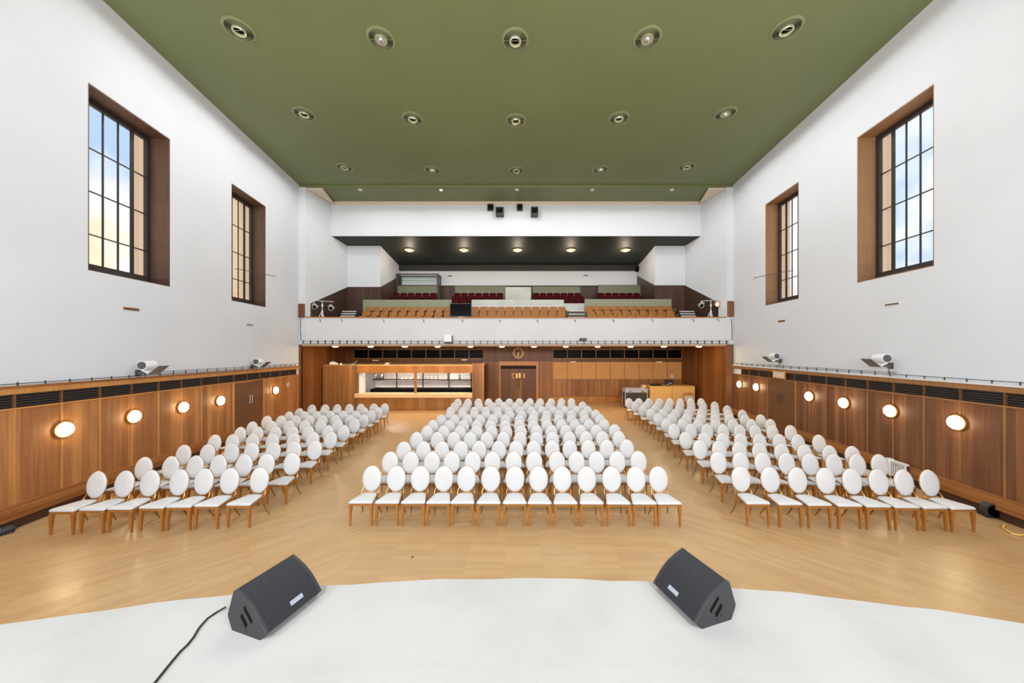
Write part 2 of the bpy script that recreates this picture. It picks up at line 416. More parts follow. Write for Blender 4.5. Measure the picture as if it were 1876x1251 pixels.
# ---- balcony slab, parapet and rake
def curve_strip(mb, x0, x1, y_of, th, z0, z1, n=24):
    l0=[];
    for i in range(n):
        a = x0+(x1-x0)*i/n; b = x0+(x1-x0)*(i+1)/n
        mb.hexa([(a,y_of(a),z0),(b,y_of(b),z0),(b,y_of(b)+th,z0),(a,y_of(a)+th,z0)], [(a,y_of(a),z1),(b,y_of(b),z1),(b,y_of(b)+th,z1),(a,y_of(a)+th,z1)])
def curve_solid(mb, x0, x1, y_of, th, z0, z1, n=24):
    loops=[]
    for i in range(n+1):
        a = x0+(x1-x0)*i/n; y=y_of(a); loops.append([(a,y,z0),(a,y,z1),(a,y+th,z1),(a,y+th,z0)])
    mb.loft(loops)
X0, X1 = -11.18, 10.93
p = MB(); curve_solid(p, X0, X1, Df, .2, 3.69, 5.06); struct(p.build('wall_balcony', M_balc, smooth=20), 'white curved balcony front')
p = MB(); curve_solid(p, X0+.1, X1-.1, lambda x: Df(x)-.03, .27, 5.062, 5.11); struct(p.build('trim_6', M_trim), 'wooden cap rail on the balcony front')
p = MB(); curve_solid(p, X0, X1, lambda x: Df(x)+.01, .3, 3.60, 3.69); struct(p.build('trim_7', M_soff), 'pale wooden lip under the balcony front')
p = MB(); p.box(X0, X1, 17.5, 21.8, 3.66, 3.9); struct(p.build('ceiling_under_balcony', M_soff), 'soffit under the balcony')
p = MB()
for (a, b, z) in ((17.5,18.42,4.37),(18.42,19.17,4.71),(19.17,19.96,5.10),(20.16,21.2,5.65),(21.2,22.0,6.0),(22.0,22.9,6.35),(22.9,24.0,6.75)):
    w = 10.8 if b < 20.1 else 8.7
    p.box(-w, w-.2, a, b, 3.9, z)
struct(p.build('floor_balcony', M_dark), 'dark stepped floor of the balcony')
p = MB(); p.box(-8.35, 8.25, 19.97, 20.15, 5.1, 6.2); struct(p.build('trim_8', M_grey), 'grey riser wall of the upper tier')
for (u0, u1, v, m, lab) in ((665,827,549,M_green,'sage parapet left of the upper tier'),(864,1033,549,M_grey,'shiny grey parapet at the centre of the upper tier'),(1071,1230,548,M_green,'sage parapet right of the upper tier')):
    q = MB(); q.box(X_at(u0,19.9), X_at(u1,19.9), 19.88, 19.96, 5.05, Z_at(v,19.9))
    struct(q.build('trim_%d' % {665:9,864:10,1071:11}[u0], m, bevel=.01), lab)
for i, (u0, u1, v0, v1, m) in enumerate(((722,797,523,539,M_greend),(834,926,524,540,M_greend),(976,1063,525,540,M_greend),(1096,1175,522,540,M_greend))):
    q = MB(); q.box(X_at(u0,23), X_at(u1,23), 22.95, 23.05, 6.7, Z_at(v0,23)); struct(q.build('trim_%d' % (12+i), m), 'olive panel behind the red seats')
q = MB(); q.box(X_at(926,22.9), X_at(973,22.9), 22.85, 22.95, 6.35, Z_at(526,22.9)); struct(q.build('trim_16', M_grey, bevel=.01), 'pale grey control booth front at the back of the balcony')
# glass booth at rear left
gb = thing('glass_booth', 'dark-framed glass booth at the rear left of the balcony', 'booth', (0,0,0))
f = MB(); gx0, gx1, gy, gy2, gz0, gz1 = X_at(727.5,22.8), X_at(802,22.8), 22.8, 23.5, Z_at(523,22.6), Z_at(501,22.6)
for (x, y) in ((gx0,gy),(gx1,gy),(gx1,gy2),(gx0,gy2)): f.box(x-.05,x+.05,y-.05,y+.05,6.75,gz1+.04)
for z in (gz0, gz1-.03):
    f.box(gx0,gx1,gy-.03,gy+.03,z,z+.07); f.box(gx0,gx1,gy2-.03,gy2+.03,z,z+.07); f.box(gx1-.03,gx1+.03,gy,gy2,z,z+.07); f.box(gx0-.03,gx0+.03,gy,gy2,z,z+.07)
f.build('booth_frame', M_dark, gb)
g = MB(); g.box(gx0+.04,gx1-.04,gy-.004,gy+.004,gz0+.07,gz1-.03); g.box(gx1-.004,gx1+.004,gy+.04,gy2-.04,gz0+.07,gz1-.03); g.build('booth_glass', M_dglass, gb)
g = MB(); g.box(gx0+.04,gx1-.04,gy-.01,gy+.01,6.75,gz0); g.box(gx1-.01,gx1+.01,gy+.04,gy2-.04,6.75,gz0); g.build('booth_panel', M_greend, gb)

# stairs with pale nosings
for i, (u0, u1, uu, D0) in enumerate(((626,652,'left end',18.0),(1041.5,1070,'centre right aisle',18.0),(1245,1272,'right end',18.0))):
    e = thing('balcony_stair', 'dark balcony steps with pale nosings at the %s' % uu, 'stairs', group='balcony aisle steps')
    for j in range(3):
        D = 18.15 + .42*j; v = 581 - 6.0*j if i == 1 else 578.5 - 4.3*j
        sh = (-2.2+1.6*j) if i == 0 else ((3-1.6*j) if i == 2 else 0)
        z = Z_at(v, D); xa, xb = X_at(u0+sh*1.0, D), X_at(u1+sh, D)
        t_ = MB(); t_.box(xa, xb, D+.02, D+.42, z-.16, z); tr = t_.build('tread', M_dark, e)
        n_ = MB(); n_.box(xa, xb, D-.02, D+.02, z-.045, z+.01); n_.build('nosing', M_nose, tr)

# ---- lower side walls: wood panelling, louvre band, skirting
def ztop(side, D): return (2.80 - .012*(D-6)) if side == 'L' else (2.80 - .008*(D-6))
PL, PR = .735, .735
tn = 20
def ordw(n): return ['first','second','third','fourth','fifth','sixth','seventh','eighth','ninth','tenth','eleventh','twelfth','thirteenth','fourteenth','fifteenth','sixteenth'][n]
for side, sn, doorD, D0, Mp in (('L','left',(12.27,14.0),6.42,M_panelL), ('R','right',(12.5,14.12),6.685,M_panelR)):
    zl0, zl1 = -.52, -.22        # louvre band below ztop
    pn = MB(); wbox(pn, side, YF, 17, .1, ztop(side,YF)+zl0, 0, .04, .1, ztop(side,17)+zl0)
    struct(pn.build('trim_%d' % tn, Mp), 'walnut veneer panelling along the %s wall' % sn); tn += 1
    tb = MB(); wbox(tb, side, YF, 17, ztop(side,YF)+zl1, ztop(side,YF)-.10, 0, .07, ztop(side,17)+zl1, ztop(side,17)-.10)
    wbox(tb, side, YF, 17, ztop(side,YF)+zl0-.0, ztop(side,YF)+zl0+.035, 0, .06, ztop(side,17)+zl0, ztop(side,17)+zl0+.035)
    # battens between the panels
    Dk = D0 - .735*8; bats = []
    while Dk < 16.9:
        bats.append(Dk); Dk += .735
    for d in bats:
        if doorD[0]+.1 < d < doorD[1]-.1: continue
        wbox(tb, side, d-.014, d+.014, .42, ztop(side,d)+zl0, .04, .058)
    for d in doorD: wbox(tb, side, d-.03, d+.03, .1, ztop(side,d)+zl0, .04, .075)
    struct(tb.build('trim_%d' % tn, M_trim if side == 'L' else M_trim2), 'oak battens and rails on the %s panelling' % sn); tn += 1
    sk = MB()
    for (a, b) in ((YF, doorD[0]-.03), (doorD[1]+.03, 17)):
        wbox(sk, side, a, b, .19, .43, 0, .16); wbox(sk, side, a, b, .43, .46, 0, .13)
    struct(sk.build('baseboard_%s' % sn, M_skirt, bevel=.008), 'brown moulded wooden skirting along the %s wall' % sn)
    sk = MB()
    for (a, b) in ((YF, doorD[0]-.03), (doorD[1]+.03, 17)): wbox(sk, side, a, b, 0, .19, 0, .10)
    struct(sk.build('trim_%d' % tn, M_skdark), 'dark recess under the %s skirting' % sn); tn += 1
    wv = MB(); wbox(wv, side, YF, 17, ztop(side,YF)-.10, ztop(side,YF)-.06, 0, .09, ztop(side,17)-.10, ztop(side,17)-.06)
    struct(wv.build('trim_%d' % tn, M_skirt if side=='L' else M_balc), 'ledge above the louvres on the %s wall' % sn); tn += 1
    # louvre grilles, one per bay
    seen = 0
    for d in bats:
        if d+.735 < 5.6 or d + .735 > 16.95: continue
        a, b = d+.018, d+.735-.018
        zz = ztop(side, d)
        pos = 'second from the stage end' 
        e = thing('louvre_grille', '', 'vent', group='black louvre grilles on the %s wall' % sn)
        e['label'] = 'black slatted grille above %s panelling, %s from the stage' % (sn, ordw(seen)); seen += 1
        g = MB(); wbox(g, side, a, b, zz+zl0+.036, zz+zl1-.001, 0, .01, ztop(side,d+.7)+zl0+.036, ztop(side,d+.7)+zl1-.001); g.build('vent_backing', M_void, e)
        g = MB()
        for j in range(5):
            z = zz+zl0+.065+j*.052
            wbox(g, side, a, b, z, z+.012, .012, .045, z-.012*.7, z-.012*.7+.012)
        g.build('slat', M_slat, e)
        g = MB(); wbox(g, side, d-.014, d+.014, zz+zl0+.036, zz+zl1, .0, .055); g.build('divider', M_door, e)
    # side door
    e = sempty('door_%d' % (1 if side=='L' else 2), 'walnut double door in the %s panelling' % sn)
    g = MB(); a, b = doorD[0]+.035, doorD[1]-.035; m_ = (a+b)/2; zt = ztop(side,doorD[1])+zl0-.03
    wbox(g, side, a, m_-.004, .02, zt, .042, .062); wbox(g, side, m_+.004, b, .02, zt, .042, .062); g.build('door_leaf', M_door, e)
    for s_ in (-1, 1):
        g = MB(); dd = m_ + s_*.07; p0 = [WP(side,dd,1.32,.065), WP(side,dd,1.32,.12), WP(side,dd,1.62,.12), WP(side,dd,1.62,.065)]
        g.tube(p0, .014, 6); g.build('door_handle', M_steel if side=='L' else M_dark, e, smooth=True)
    # string of clips and wire above the ledge
    g = MB(); pts = []; d = 5.0; i = 0
    while d < 16.95: pts.append(WP(side, d, ztop(side,d)+(.0 if side=='R' else -.02), .05)); d += .5
    g.tube([p - Vector((0,0,.0)) for p in pts], .007, 5); 
    d = 8.8
    pts2 = []
    while d < 16.95: pts2.append(WP(side, d, ztop(side,d)+.05, .05)); d += .5
    g.tube(pts2, .006, 5)
    o = thing('cable_run', 'black wire pair clipped along the ledge on the %s wall' % sn, 'cable')
    g.build('wire', M_cable, o)
    d = 5.2; g = MB()
    while d < 16.9: g = MB(); wbox(g, side, d-.007, d+.007, ztop(side,d)-.06, ztop(side,d)+(.06 if d>8.8 else .012), .04, .056); g.build('clip', M_dark, o); d += .42

# wall lamps
def wall_lamp(side, u, v, label, z=None):
    sgn = -1 if side=='L' else 1
    k_ = abs(u-U0)/F
    D = 8.905/(k_-.135) if side=='L' else 9.08/(k_-.11)
    Z = Z_at(v, D); c = WP(side, D, Z, .045)
    nrm = (WP(side,D,Z,1)-WP(side,D,Z,0)).normalized()
    e = thing('wall_lamp', label, 'lamp', c, 0, 'round opal wall lamps on the %s panelling' % ('left' if side=='L' else 'right'))
    M = nrm.to_track_quat('Z','Y').to_matrix().to_4x4()
    b = MB(); b.lathe([(.02,-.03),(.175,-.03),(.18,.0),(.175,.035),(.15,.04)], M, 28); b.build('lamp_rim', M_golddk, e, smooth=True)
    b = MB(); b.lathe([(.155,.03),(.15,.065),(.125,.10),(.08,.125),(.03,.135),(.004,.136)], M, 28); b.build('lamp_shade', M_lampglow, e, smooth=True)
LL = [(110,787,'nearest the stage'),(239,763,'second from the stage'),(330,746,'third from the stage'),(399,734,'fourth, just before the double door'),(501,715,'beyond the double door')]
for u,v,t_ in LL: wall_lamp('L', u, v, 'glowing round opal lamp on the left panelling, ' + t_)
RR = [(1759,774,'nearest the stage'),(1637,753,'second from the stage'),(1551,738,'third from the stage'),(1487,726,'just before the double door'),(1389,709,'first beyond the double door'),(1358,704,'farthest, by the balcony')]
for u,v,t_ in RR: wall_lamp('R', u, v, 'glowing round opal lamp on the right panelling, ' + t_)

# hooded wall floodlights
def flood(side, D, Z, label):
    e = thing('wall_floodlight', label, 'lamp', (0,0,0), 0, 'hooded floodlights on the side walls')
    L = .3
    P = lambda n, dz, d=0: WP(side, D+d, Z+dz, n)
    ax0, ax1 = P(.25,0,0), P(.25,0,L)
    b = MB(); b.tube([ax0, ax1], .12, 24); b.build('lamp_body', M_lampw, e, smooth=True)
    b = MB(); dirv = (ax1-ax0).normalized(); b.tube([ax0-dirv*.012, ax0-dirv*.001], .10, 24); b.build('end_cap', M_flap, e, smooth=True)
    b = MB(); b.hexa([P(.22,-.13,.01),P(.40,-.23,.01),P(.40,-.21,.01),P(.24,-.11,.01)],[P(.22,-.13,L),P(.40,-.23,L),P(.40,-.21,L),P(.24,-.11,L)]); b.build('hood', M_lampw, e)
    b = MB(); b.hexa([P(.40,-.235,.0),P(.64,-.03,.0),P(.63,-.015,.0),P(.39,-.22,.0)],[P(.40,-.235,L),P(.64,-.03,L),P(.63,-.015,L),P(.39,-.22,L)]); b.build('barn_door', M_flap, e)
    b = MB(); b.hexa([P(0,-.28,.1),P(.02,-.28,.1),P(.02,-.12,.1),P(0,-.12,.1)],[P(0,-.28,.25),P(.02,-.28,.25),P(.02,-.12,.25),P(0,-.12,.25)])
    b.hexa([P(.01,-.26,.15),P(.28,-.2,.15),P(.28,-.17,.15),P(.01,-.16,.15)],[P(.01,-.26,.19),P(.28,-.2,.19),P(.28,-.17,.19),P(.01,-.16,.19)])
    b.tube([P(.25,-.19,.17),P(.25,-.1,.17)], .015, 6); b.tube([P(.05,-.26,.17),P(.06,-.36,.17),P(.04,-.42,.2)], .008, 5); b.build('bracket', M_flap, e)
flood('L', 8.65, 3.02, 'white hooded floodlight on left wall under the nearer window')
flood('L', 13.2, 2.95, 'white hooded floodlight on left wall under the farther window')
flood('R', 8.83, 3.20, 'white hooded floodlight on right wall under the nearer window')
flood('R', 13.24, 3.17, 'white hooded floodlight on right wall under the farther window')
# small vents low on plaster
for side, u, v, lab, m in (('L',240,566,'thin beige slot vent on left wall under the nearer window',M_trim),('L',457,595,'thin pale slot vent on left wall under the farther window',M_cove),('R',1635,557,'thin white slot vent on right wall under the nearer window',M_cove),('R',1432,588,'thin beige slot vent on right wall under the farther window',M_trim)):
    k_ = abs(u-U0)/F; D = 8.905/(k_-.135) if side=='L' else 9.08/(k_-.11); Z = Z_at(v,D)
    e = thing('slot_vent', lab, 'vent', (0,0,0), 0, 'slot vents on the plaster')
    g = MB(); wbox(g, side, D-.2, D+.2, Z-.035, Z+.035, 0, .02); g.build('vent_frame', m, e)
    g = MB(); wbox(g, side, D-.18, D+.18, Z-.02, Z+.012, .02, .024); g.build('vent_slot', M_dark, e)
# thin projecting rods at the far windows
for side, D, Z, lab in (('L',12.6,6.35,'thin black projecting rod by the farther left window'),('R',12.9,6.35,'thin rod with small white disc by the farther right window')):
    e = thing('projecting_rod', lab, 'rod', (0,0,0), 0)
    g = MB(); g.tube([WP(side,D-.2,Z+.1,.0), WP(side,D-.1,Z+.08,.25), WP(side,D+.6,Z,1.0)], .012, 6); g.build('rod', M_dark, e)
    g = MB(); M = Matrix.Translation(WP(side,D+.6,Z-.03,1.0)); g.lathe([(.02,.03),(.12,.0),(.12,-.015),(.02,-.02)], M, 16); g.build('lamp_disc', M_lampw, e)

# clock, back wall
YBK = 21.6
pb = MB(); pb.box(-12.0, 12.0, YBK, YBK+.2, 0, 3.9); struct(pb.build('trim_40', M_panelD), 'dark walnut rear wall under the balcony')
# side walls under balcony
ub = MB(); wedge(ub, (-11.08,17.0), (-11.08,21.7), .15, 0, 3.68); wedge(ub, (10.62,17.0), (10.6,21.7), -.15, 0, 3.68)
struct(ub.build('trim_41', M_bar if False else wood('warm_side_panel', rgb(78,44,18), rgb(104,62,28), rgb(128,82,40), 'y', 1.2, .3, .3)), 'walnut side walls under the balcony')
ub = MB(); ub.box(XL(17)-.3, -11.08, 16.96, 17.08, 0, 3.69); ub.box(10.62, XR(17)+.3, 16.96, 17.08, 0, 3.69)
struct(ub.build('trim_42', M_door), 'brown posts at the corners under the balcony')
# lower wall zones on the back wall
def bwx(u): return X_at(u, YBK)
zW0, zW1 = Z_at(656,YBK), Z_at(641,YBK)
lb = MB(); lb.box(bwx(1012), bwx(1249), YBK-.03, YBK, Z_at(694.5,YBK), Z_at(663,YBK)); struct(lb.build('trim_43', M_cork), 'tan boards across the right of the rear wall')
lb = MB(); lb.box(bwx(985), bwx(1249), YBK-.03, YBK, Z_at(725,YBK), Z_at(695,YBK)); lb.box(bwx(887), bwx(916), YBK-.03, YBK, 0, Z_at(663,YBK)); lb.box(bwx(985), bwx(1012), YBK-.028, YBK, 0, Z_at(662,YBK)); 
struct(lb.build('trim_44', M_panelB), 'walnut panels either side of the rear door')
lb = MB(); lb.box(bwx(1012), 10.55, YBK-.06, YBK, 0, Z_at(725.5,YBK)); struct(lb.build('baseboard_back', M_bar, bevel=.01), 'wooden plinth at the foot of the rear wall')
lb = MB()
for i in range(10):
    u = 1013 + i*26.15; lb.box(bwx(u)-.02, bwx(u)+.02, YBK-.045, YBK-.03, Z_at(725,YBK), Z_at(663,YBK))
    lb.box(bwx(u)-.018, bwx(u)+.018, YBK-.045, YBK, zW0, zW1)
    if i: pass
lb.box(bwx(1012), bwx(1249), YBK-.045, YBK-.03, Z_at(695.3,YBK), Z_at(694,YBK))
for (a, b) in ((1012,1249),(648,886)):
    lb.box(bwx(a), bwx(b), YBK-.05, YBK, zW0-.05, zW0); lb.box(bwx(a), bwx(b), YBK-.05, YBK, zW1, zW1+.04)
for i in range(10):
    u = 649 + i*26.3; lb.box(bwx(u)-.018, bwx(u)+.018, YBK-.045, YBK, zW0, zW1)
struct(lb.build('trim_45', M_trim2), 'oak battens dividing the rear wall')
for i, (a, b) in enumerate(((649,886),(1013,1249))):
    g = MB(); g.box(bwx(a), bwx(b), YBK-.02, YBK-.001, zW0, zW1); struct(g.build('window_%d' % (5+i), M_screen), 'row of nine dark clerestory panes high on the rear wall')
# rear double door
e = sempty('door_3', 'brown double door in the rear wall below the clock')
x0, x1, zt = bwx(917.5), bwx(982), Z_at(669.5,YBK)
g = MB(); g.box(x0-.12,x0,YBK-.14,YBK,0,zt+.28); g.box(x1,x1+.14,YBK-.14,YBK,0,zt+.28); g.box(x0,x1,YBK-.14,YBK,zt,zt+.28); g.build('door_frame', M_trim, e, bevel=.01)
g = MB(); g.box(x0,x1,YBK-.03,YBK-.002,zt-.22,zt); g.build('door_head', M_void, e)
xm = bwx(950)
for (a, b) in ((x0, xm-.005), (xm+.005, x1)):
    g = MB(); g.box(a,b,YBK-.05,YBK-.002,.02,zt-.22); l = g.build('door_leaf', M_door, e)
    c = (xm-.32 if a == x0 else xm+.12); 
    g = MB(); 
    g.box(xm-.22 if a==x0 else xm+.02, xm-.02 if a==x0 else xm+.22, YBK-.06, YBK-.05, .05, 1.45); g.build('kick_strip', M_panelB, l)
    g = MB(); xx = xm-.13 if a==x0 else xm+.05; g.tube([(xx,YBK-.06,.95),(xx,YBK-.1,.95),(xx,YBK-.1,1.45),(xx,YBK-.06,1.45)], .014, 6); g.build('door_handle', M_dark, l)
    g = MB()
    if a == x0: 
        g.box(bwx(938),bwx(938)+.03,YBK-.058,YBK-.05,Z_at(692.5,YBK),Z_at(684,YBK)); g.box(bwx(938),bwx(944),YBK-.058,YBK-.05,Z_at(685,YBK),Z_at(684,YBK)); g.box(bwx(938),bwx(944),YBK-.058,YBK-.05,Z_at(692.5,YBK),Z_at(691.7,YBK))
        g.box(bwx(945),bwx(949),YBK-.058,YBK-.05,Z_at(692.5,YBK),Z_at(684,YBK))
    else:
        g.box(bwx(950.3),bwx(954),YBK-.07,YBK-.05,Z_at(692.5,YBK),Z_at(683,YBK)); g.box(bwx(959),bwx(961),YBK-.07,YBK-.05,Z_at(692.5,YBK),Z_at(684,YBK))
    g.build('door_sign', M_clockg, l)
# clock
ck = thing('wall_clock', 'round wooden wall clock with brass ticks above the rear door', 'clock', (X_at(949.5,YBK), YBK-.012, Z_at(646.5,YBK)))
Mx = Matrix.Rotation(PI/2, 4, 'X')
g = MB(); g.lathe([(.01,.010),(.30,.012),(.33,.006),(.33,-.010),(.30,-.011),(.01,-.011)], Mx, 36); g.build('clock_face', M_panelD, ck)
g = MB(); g.torus(.325, .018, Mx, 40, 6); g.build('clock_rim', M_clockg, ck, smooth=True)
g = MB()
for i in range(12):
    R_ = Matrix.Rotation(i*PI/6, 4, 'Y'); g.box(-.018,.018,-.028,-.012,.24,.32,R_)
g.build('clock_tick', M_clockg, ck)
for nm, ang, ln, w in (('hour_hand', math.radians(192), .2, .018), ('minute_hand', math.radians(180), .3, .012)):
    g = MB(); g.box(-w, w, -.034 if ln > .25 else -.03, -.026, -.05, ln, Matrix.Rotation(ang, 4, 'Y')); g.build(nm, M_clockg, ck)
# small cream plates (emergency lights) on rear wall
for u, v, t_ in ((689,660,'above the bar, left'),(851,659,'above the bar, right'),(1050,663,'above the tan boards, left'),(1207,663,'above the tan boards, right')):
    e = thing('emergency_light', 'small cream emergency light ' + t_, 'light', (X_at(u,YBK), YBK-.045, Z_at(v,YBK)), 0, 'cream emergency lights on the rear wall')
    g = MB(); g.box(-.19,.19,-.05,.04,-.035,.035); g.build('light_body', M_cove, e, bevel=.01)
    g = MB(); g.box(-.16,.16,-.055,-.05,-.03,.02); g.build('diffuser', M_beigew, e)

# under-balcony downlights
for i, u in enumerate((614.5,679,741.5,801.6,861.7,919.6,978.2,1036.6,1094.7,1155.3,1216.4,1280.5)):
    X = X_at(u, 17.85); Y = Df(X)+.55; X = X_at(u, Y)
    n = 'middle' 
    lab = 'lit warm downlight under the balcony, %s from the left' % ordw(i)
    e = thing('downlight', lab, 'light', (X, Y, 3.655), 0, 'warm downlights under the balcony edge')
    g = MB(); g.lathe([(.15,0),(.19,0),(.19,-.02),(.17,-.03),(.155,-.02)], None, 20); g.build('light_rim', M_trim, e, smooth=True)
    g = MB(); g.lathe([(.155,-.01),(.15,-.05),(.11,-.085),(.05,-.10),(.01,-.102)], None, 20); g.build('bulb_cover', M_spotglow, e, smooth=True)
# lamps on the dark balcony ceiling
for i, (u, v) in enumerate(((750,457),(850,458),(948,458),(1046,457),(1146,455))):
    D = 20.75; zc = 9.85-.1031*(D-18.9); X = X_at(u, D)
    e = thing('ceiling_lamp', 'lit amber lamp on the dark balcony ceiling, %s from the left' % ordw(i), 'lamp', (X, D, zc), 0, 'amber lamps on the balcony ceiling')
    g = MB(); g.lathe([(.10,.01),(.28,.0),(.30,-.03),(.27,-.05),(.18,-.03)], None, 24); g.build('reflector', M_clockg, e, smooth=True)
    g = MB(); g.lathe([(.22,-.03),(.20,-.07),(.10,-.11),(.01,-.12)], None, 20); g.build('bulb', M_dcglow, e, smooth=True)
# small dots where the ceiling strips meet
for i, (u, v) in enumerate(((660,341),(808,345),(947,346),(1085,345),(1231,340))):
    D = 17.25; e = thing('small_downlight', 'tiny pale downlight at the rear edge of green ceiling, %s from left' % ordw(i), 'light', (X_at(u,D), D, ZC-.10), 0, 'tiny downlights along the ceiling edge')
    g = MB(); g.lathe([(.02,.01),(.11,.0),(.11,-.03),(.07,-.035)], None, 16); g.build('light_rim', M_cove, e)
    g = MB(); g.lathe([(.01,-.03),(.065,-.034),(.06,-.045),(.01,-.05)], None, 12); g.build('bulb', M_dcglow if i == 1 else M_lampw, e)

# hooks and cable rail on balcony front
for i, u in enumerate((588,628,704,777,848,916,985,1054,1124,1195,1270,1315)):
    X = X_at(u, 17.2); Y = Df(X); X = X_at(u, Y)
    g = MB(); g.tube([(X-.06,Y,4.97),(X-.03,Y-.05,4.98),(X,Y-.08,4.94),(X+.01,Y-.05,4.85)], .014, 6)
    tag(g.build('wall_hook', M_dark), 'small dark hook near the top of balcony front, %s from left' % ordw(i), 'hook', 'hooks along the balcony front')
e = thing('cable_run', 'ladder-like wire run clipped along the bottom of the balcony front', 'cable')
for z in (3.87, 3.74):
    g = MB(); g.tube([(X0+.15+i*(X1-X0-.3)/24, Df(X0+.15+i*(X1-X0-.3)/24)-.05, z) for i in range(25)], .010, 5); g.build('wire', M_flap, e)
x = X0+.2
while x < X1-.1: g = MB(); g.box(x-.012,x+.012,Df(x)-.065,Df(x)-.0,3.72,3.90); g.build('clip', M_cable, e); x += .36
# corner cable drops
for sx, lab in ((-11.1,'left'),(10.85,'right')):
    Y = Df(sx)-.04; g = MB(); g.tube([(sx,Y,5.0),(sx+(.03 if sx>0 else -.02),Y,4.5),(sx+.02,Y,3.9)], .014, 6); tag(g.build('hanging_cable', M_dark), 'dark cable hanging down the %s end of the balcony front' % lab, 'cable')
# boxes hung on balcony front
e = thing('projector', 'white projector box hung low on the balcony front', 'projector', (X_at(820,17.1), 17.10, 3.78))
g = MB(); g.box(-.2,.2,0,.24,.05,.4); g.build('projector_body', M_lampw, e, bevel=.02); g = MB(); g.box(-.18,.18,0,.2,-.02,.05); g.build('projector_base', M_flap, e); g = MB(); g.box(.205,.225,.05,.2,.12,.38); g.build('side_panel', M_cable, e)
e = thing('wall_speaker', 'dark grey box with pale cable bracket low on the balcony front', 'speaker', (X_at(1069,17.1), 17.12, 3.90))
g = MB(); g.box(-.17,.17,0,.22,0,.12); g.build('speaker_body', M_dark, e, bevel=.01); g = MB(); g.box(-.15,.15,-.005,0,.02,.1); g.build('speaker_grille', M_flap, e)
# four dark boxes under the fascia top
for i, (u0,u1,v0,v1,t_) in enumerate(((893,904,373,385,'first'),(908,922.5,378.5,391,'second'),(947,957.5,373,385,'third'),(973,986,378,391.5,'fourth'))):
    D = 18.7 if v0 < 376 else 18.3
    e = thing('fascia_speaker', 'small black square box below the ceiling, %s from left of four' % t_, 'speaker', (X_at((u0+u1)/2,D), D, Z_at(v1,D)), 0, 'black boxes on the fascia')
    w = (u1-u0)/2*D/F; h = (v1-v0)*D/F
    g = MB(); g.box(-w,w,0,18.84-D,0,h); g.build('box_body', M_dark, e); g = MB(); g.box(-w*.8,w*.8,-.006,0,.04,h*.8); g.build('box_front', M_hole, e)
# thin slots in bulkhead
for u, v, t_ in ((824,505.5,'left'),(1073,504.5,'right')):
    e = thing('slot_vent', 'thin dark slot vent on the rear bulkhead, '+t_, 'vent', (X_at(u,23.7),23.69,Z_at(v,23.7)))
    g = MB(); g.box(-.16,.16,0,.03,-.03,.03); g.build('vent_frame', M_dark, e)
e = thing('corner_speaker', 'small black box at the right end of the dark beam', 'speaker', (X_at(1169,23.3),23.3,Z_at(496,23.3)))
g = MB(); g.box(-.12,.12,0,.3,0,.32); g.build('speaker_body', M_hole, e)

# ---- ceiling fixtures
FX = [[(438,54),(698,71),(944,73),(1186,70),(1441,53)],[(557,208),(756,217),(945,220),(1134,216),(1329,208)],[(631,306),(792,311),(946,312),(1100,310),(1258,305)]]
BULB = {(0,1),(0,3),(1,4),(2,1),(2,3)}
def fixture(bulb, label, loc):
    e = thing('ceiling_light', label, 'light', loc, 0, 'round ringed ceiling lights')
    g = MB(); g.lathe([(.30,-.002),(.375,-.002),(.375,-.012),(.345,-.03),(.305,-.035),(.30,-.002)], None, 40); g.build('outer_rim', M_fgreen, e, smooth=True)
    g = MB(); g.lathe([(.01,-.001),(.305,-.001),(.305,-.006),(.01,-.006)], None, 36); g.build('recess', M_void, e)
    for R in (.275,.238,.200):
        g = MB(); g.lathe([(R-.003,-.006),(R+.004,-.006),(R+.007,-.045),(R-.001,-.045)], None, 36); g.build('ring', M_fgreen, e, smooth=True)
    g = MB(); g.box(-.3,.3,-.008,.008,-.03,-.012); g.build('cross_bar', M_fgreen, e)
    if bulb:
        g = MB(); g.lathe([(.17,-.006),(.16,-.05),(.11,-.035),(.09,-.03)], None, 32); g.build('inner_cup', M_fcream, e, smooth=True)
        g = MB(); g.lathe([(.09,-.03),(.08,-.07),(.05,-.10),(.01,-.11)], None, 24); g.build('chrome_bulb', M_chrome, e, smooth=True)
    else:
        g = MB(); g.lathe([(.165,-.006),(.165,-.06),(.15,-.075),(.115,-.06),(.11,-.006)], None, 32); g.build('inner_cup', M_fcream, e, smooth=True)
        g = MB(); g.lathe([(.01,-.012),(.113,-.012),(.113,-.02),(.01,-.02)], None, 28); g.build('dark_opening', M_hole, e)
    note_kids(e); return e
protoF = {}
rown = ['nearest row','middle row','far row']; coln = ['first from left','second from left','centre','second from right','rightmost']
for r in range(3):
    for c in range(5):
        u, v = FX[r][c]; D = F*(ZC-HC)/(V0-v); loc = (X_at(u,D), D, ZC); b = (r,c) in BULB
        lab = 'round green ringed ceiling light with %s, %s of %s' % ('chrome bulb' if b else 'dark opening', coln[c], rown[r])
        if b not in protoF: protoF[b] = fixture(b, lab, loc)
        else: dup(protoF[b], loc, 0, lab)

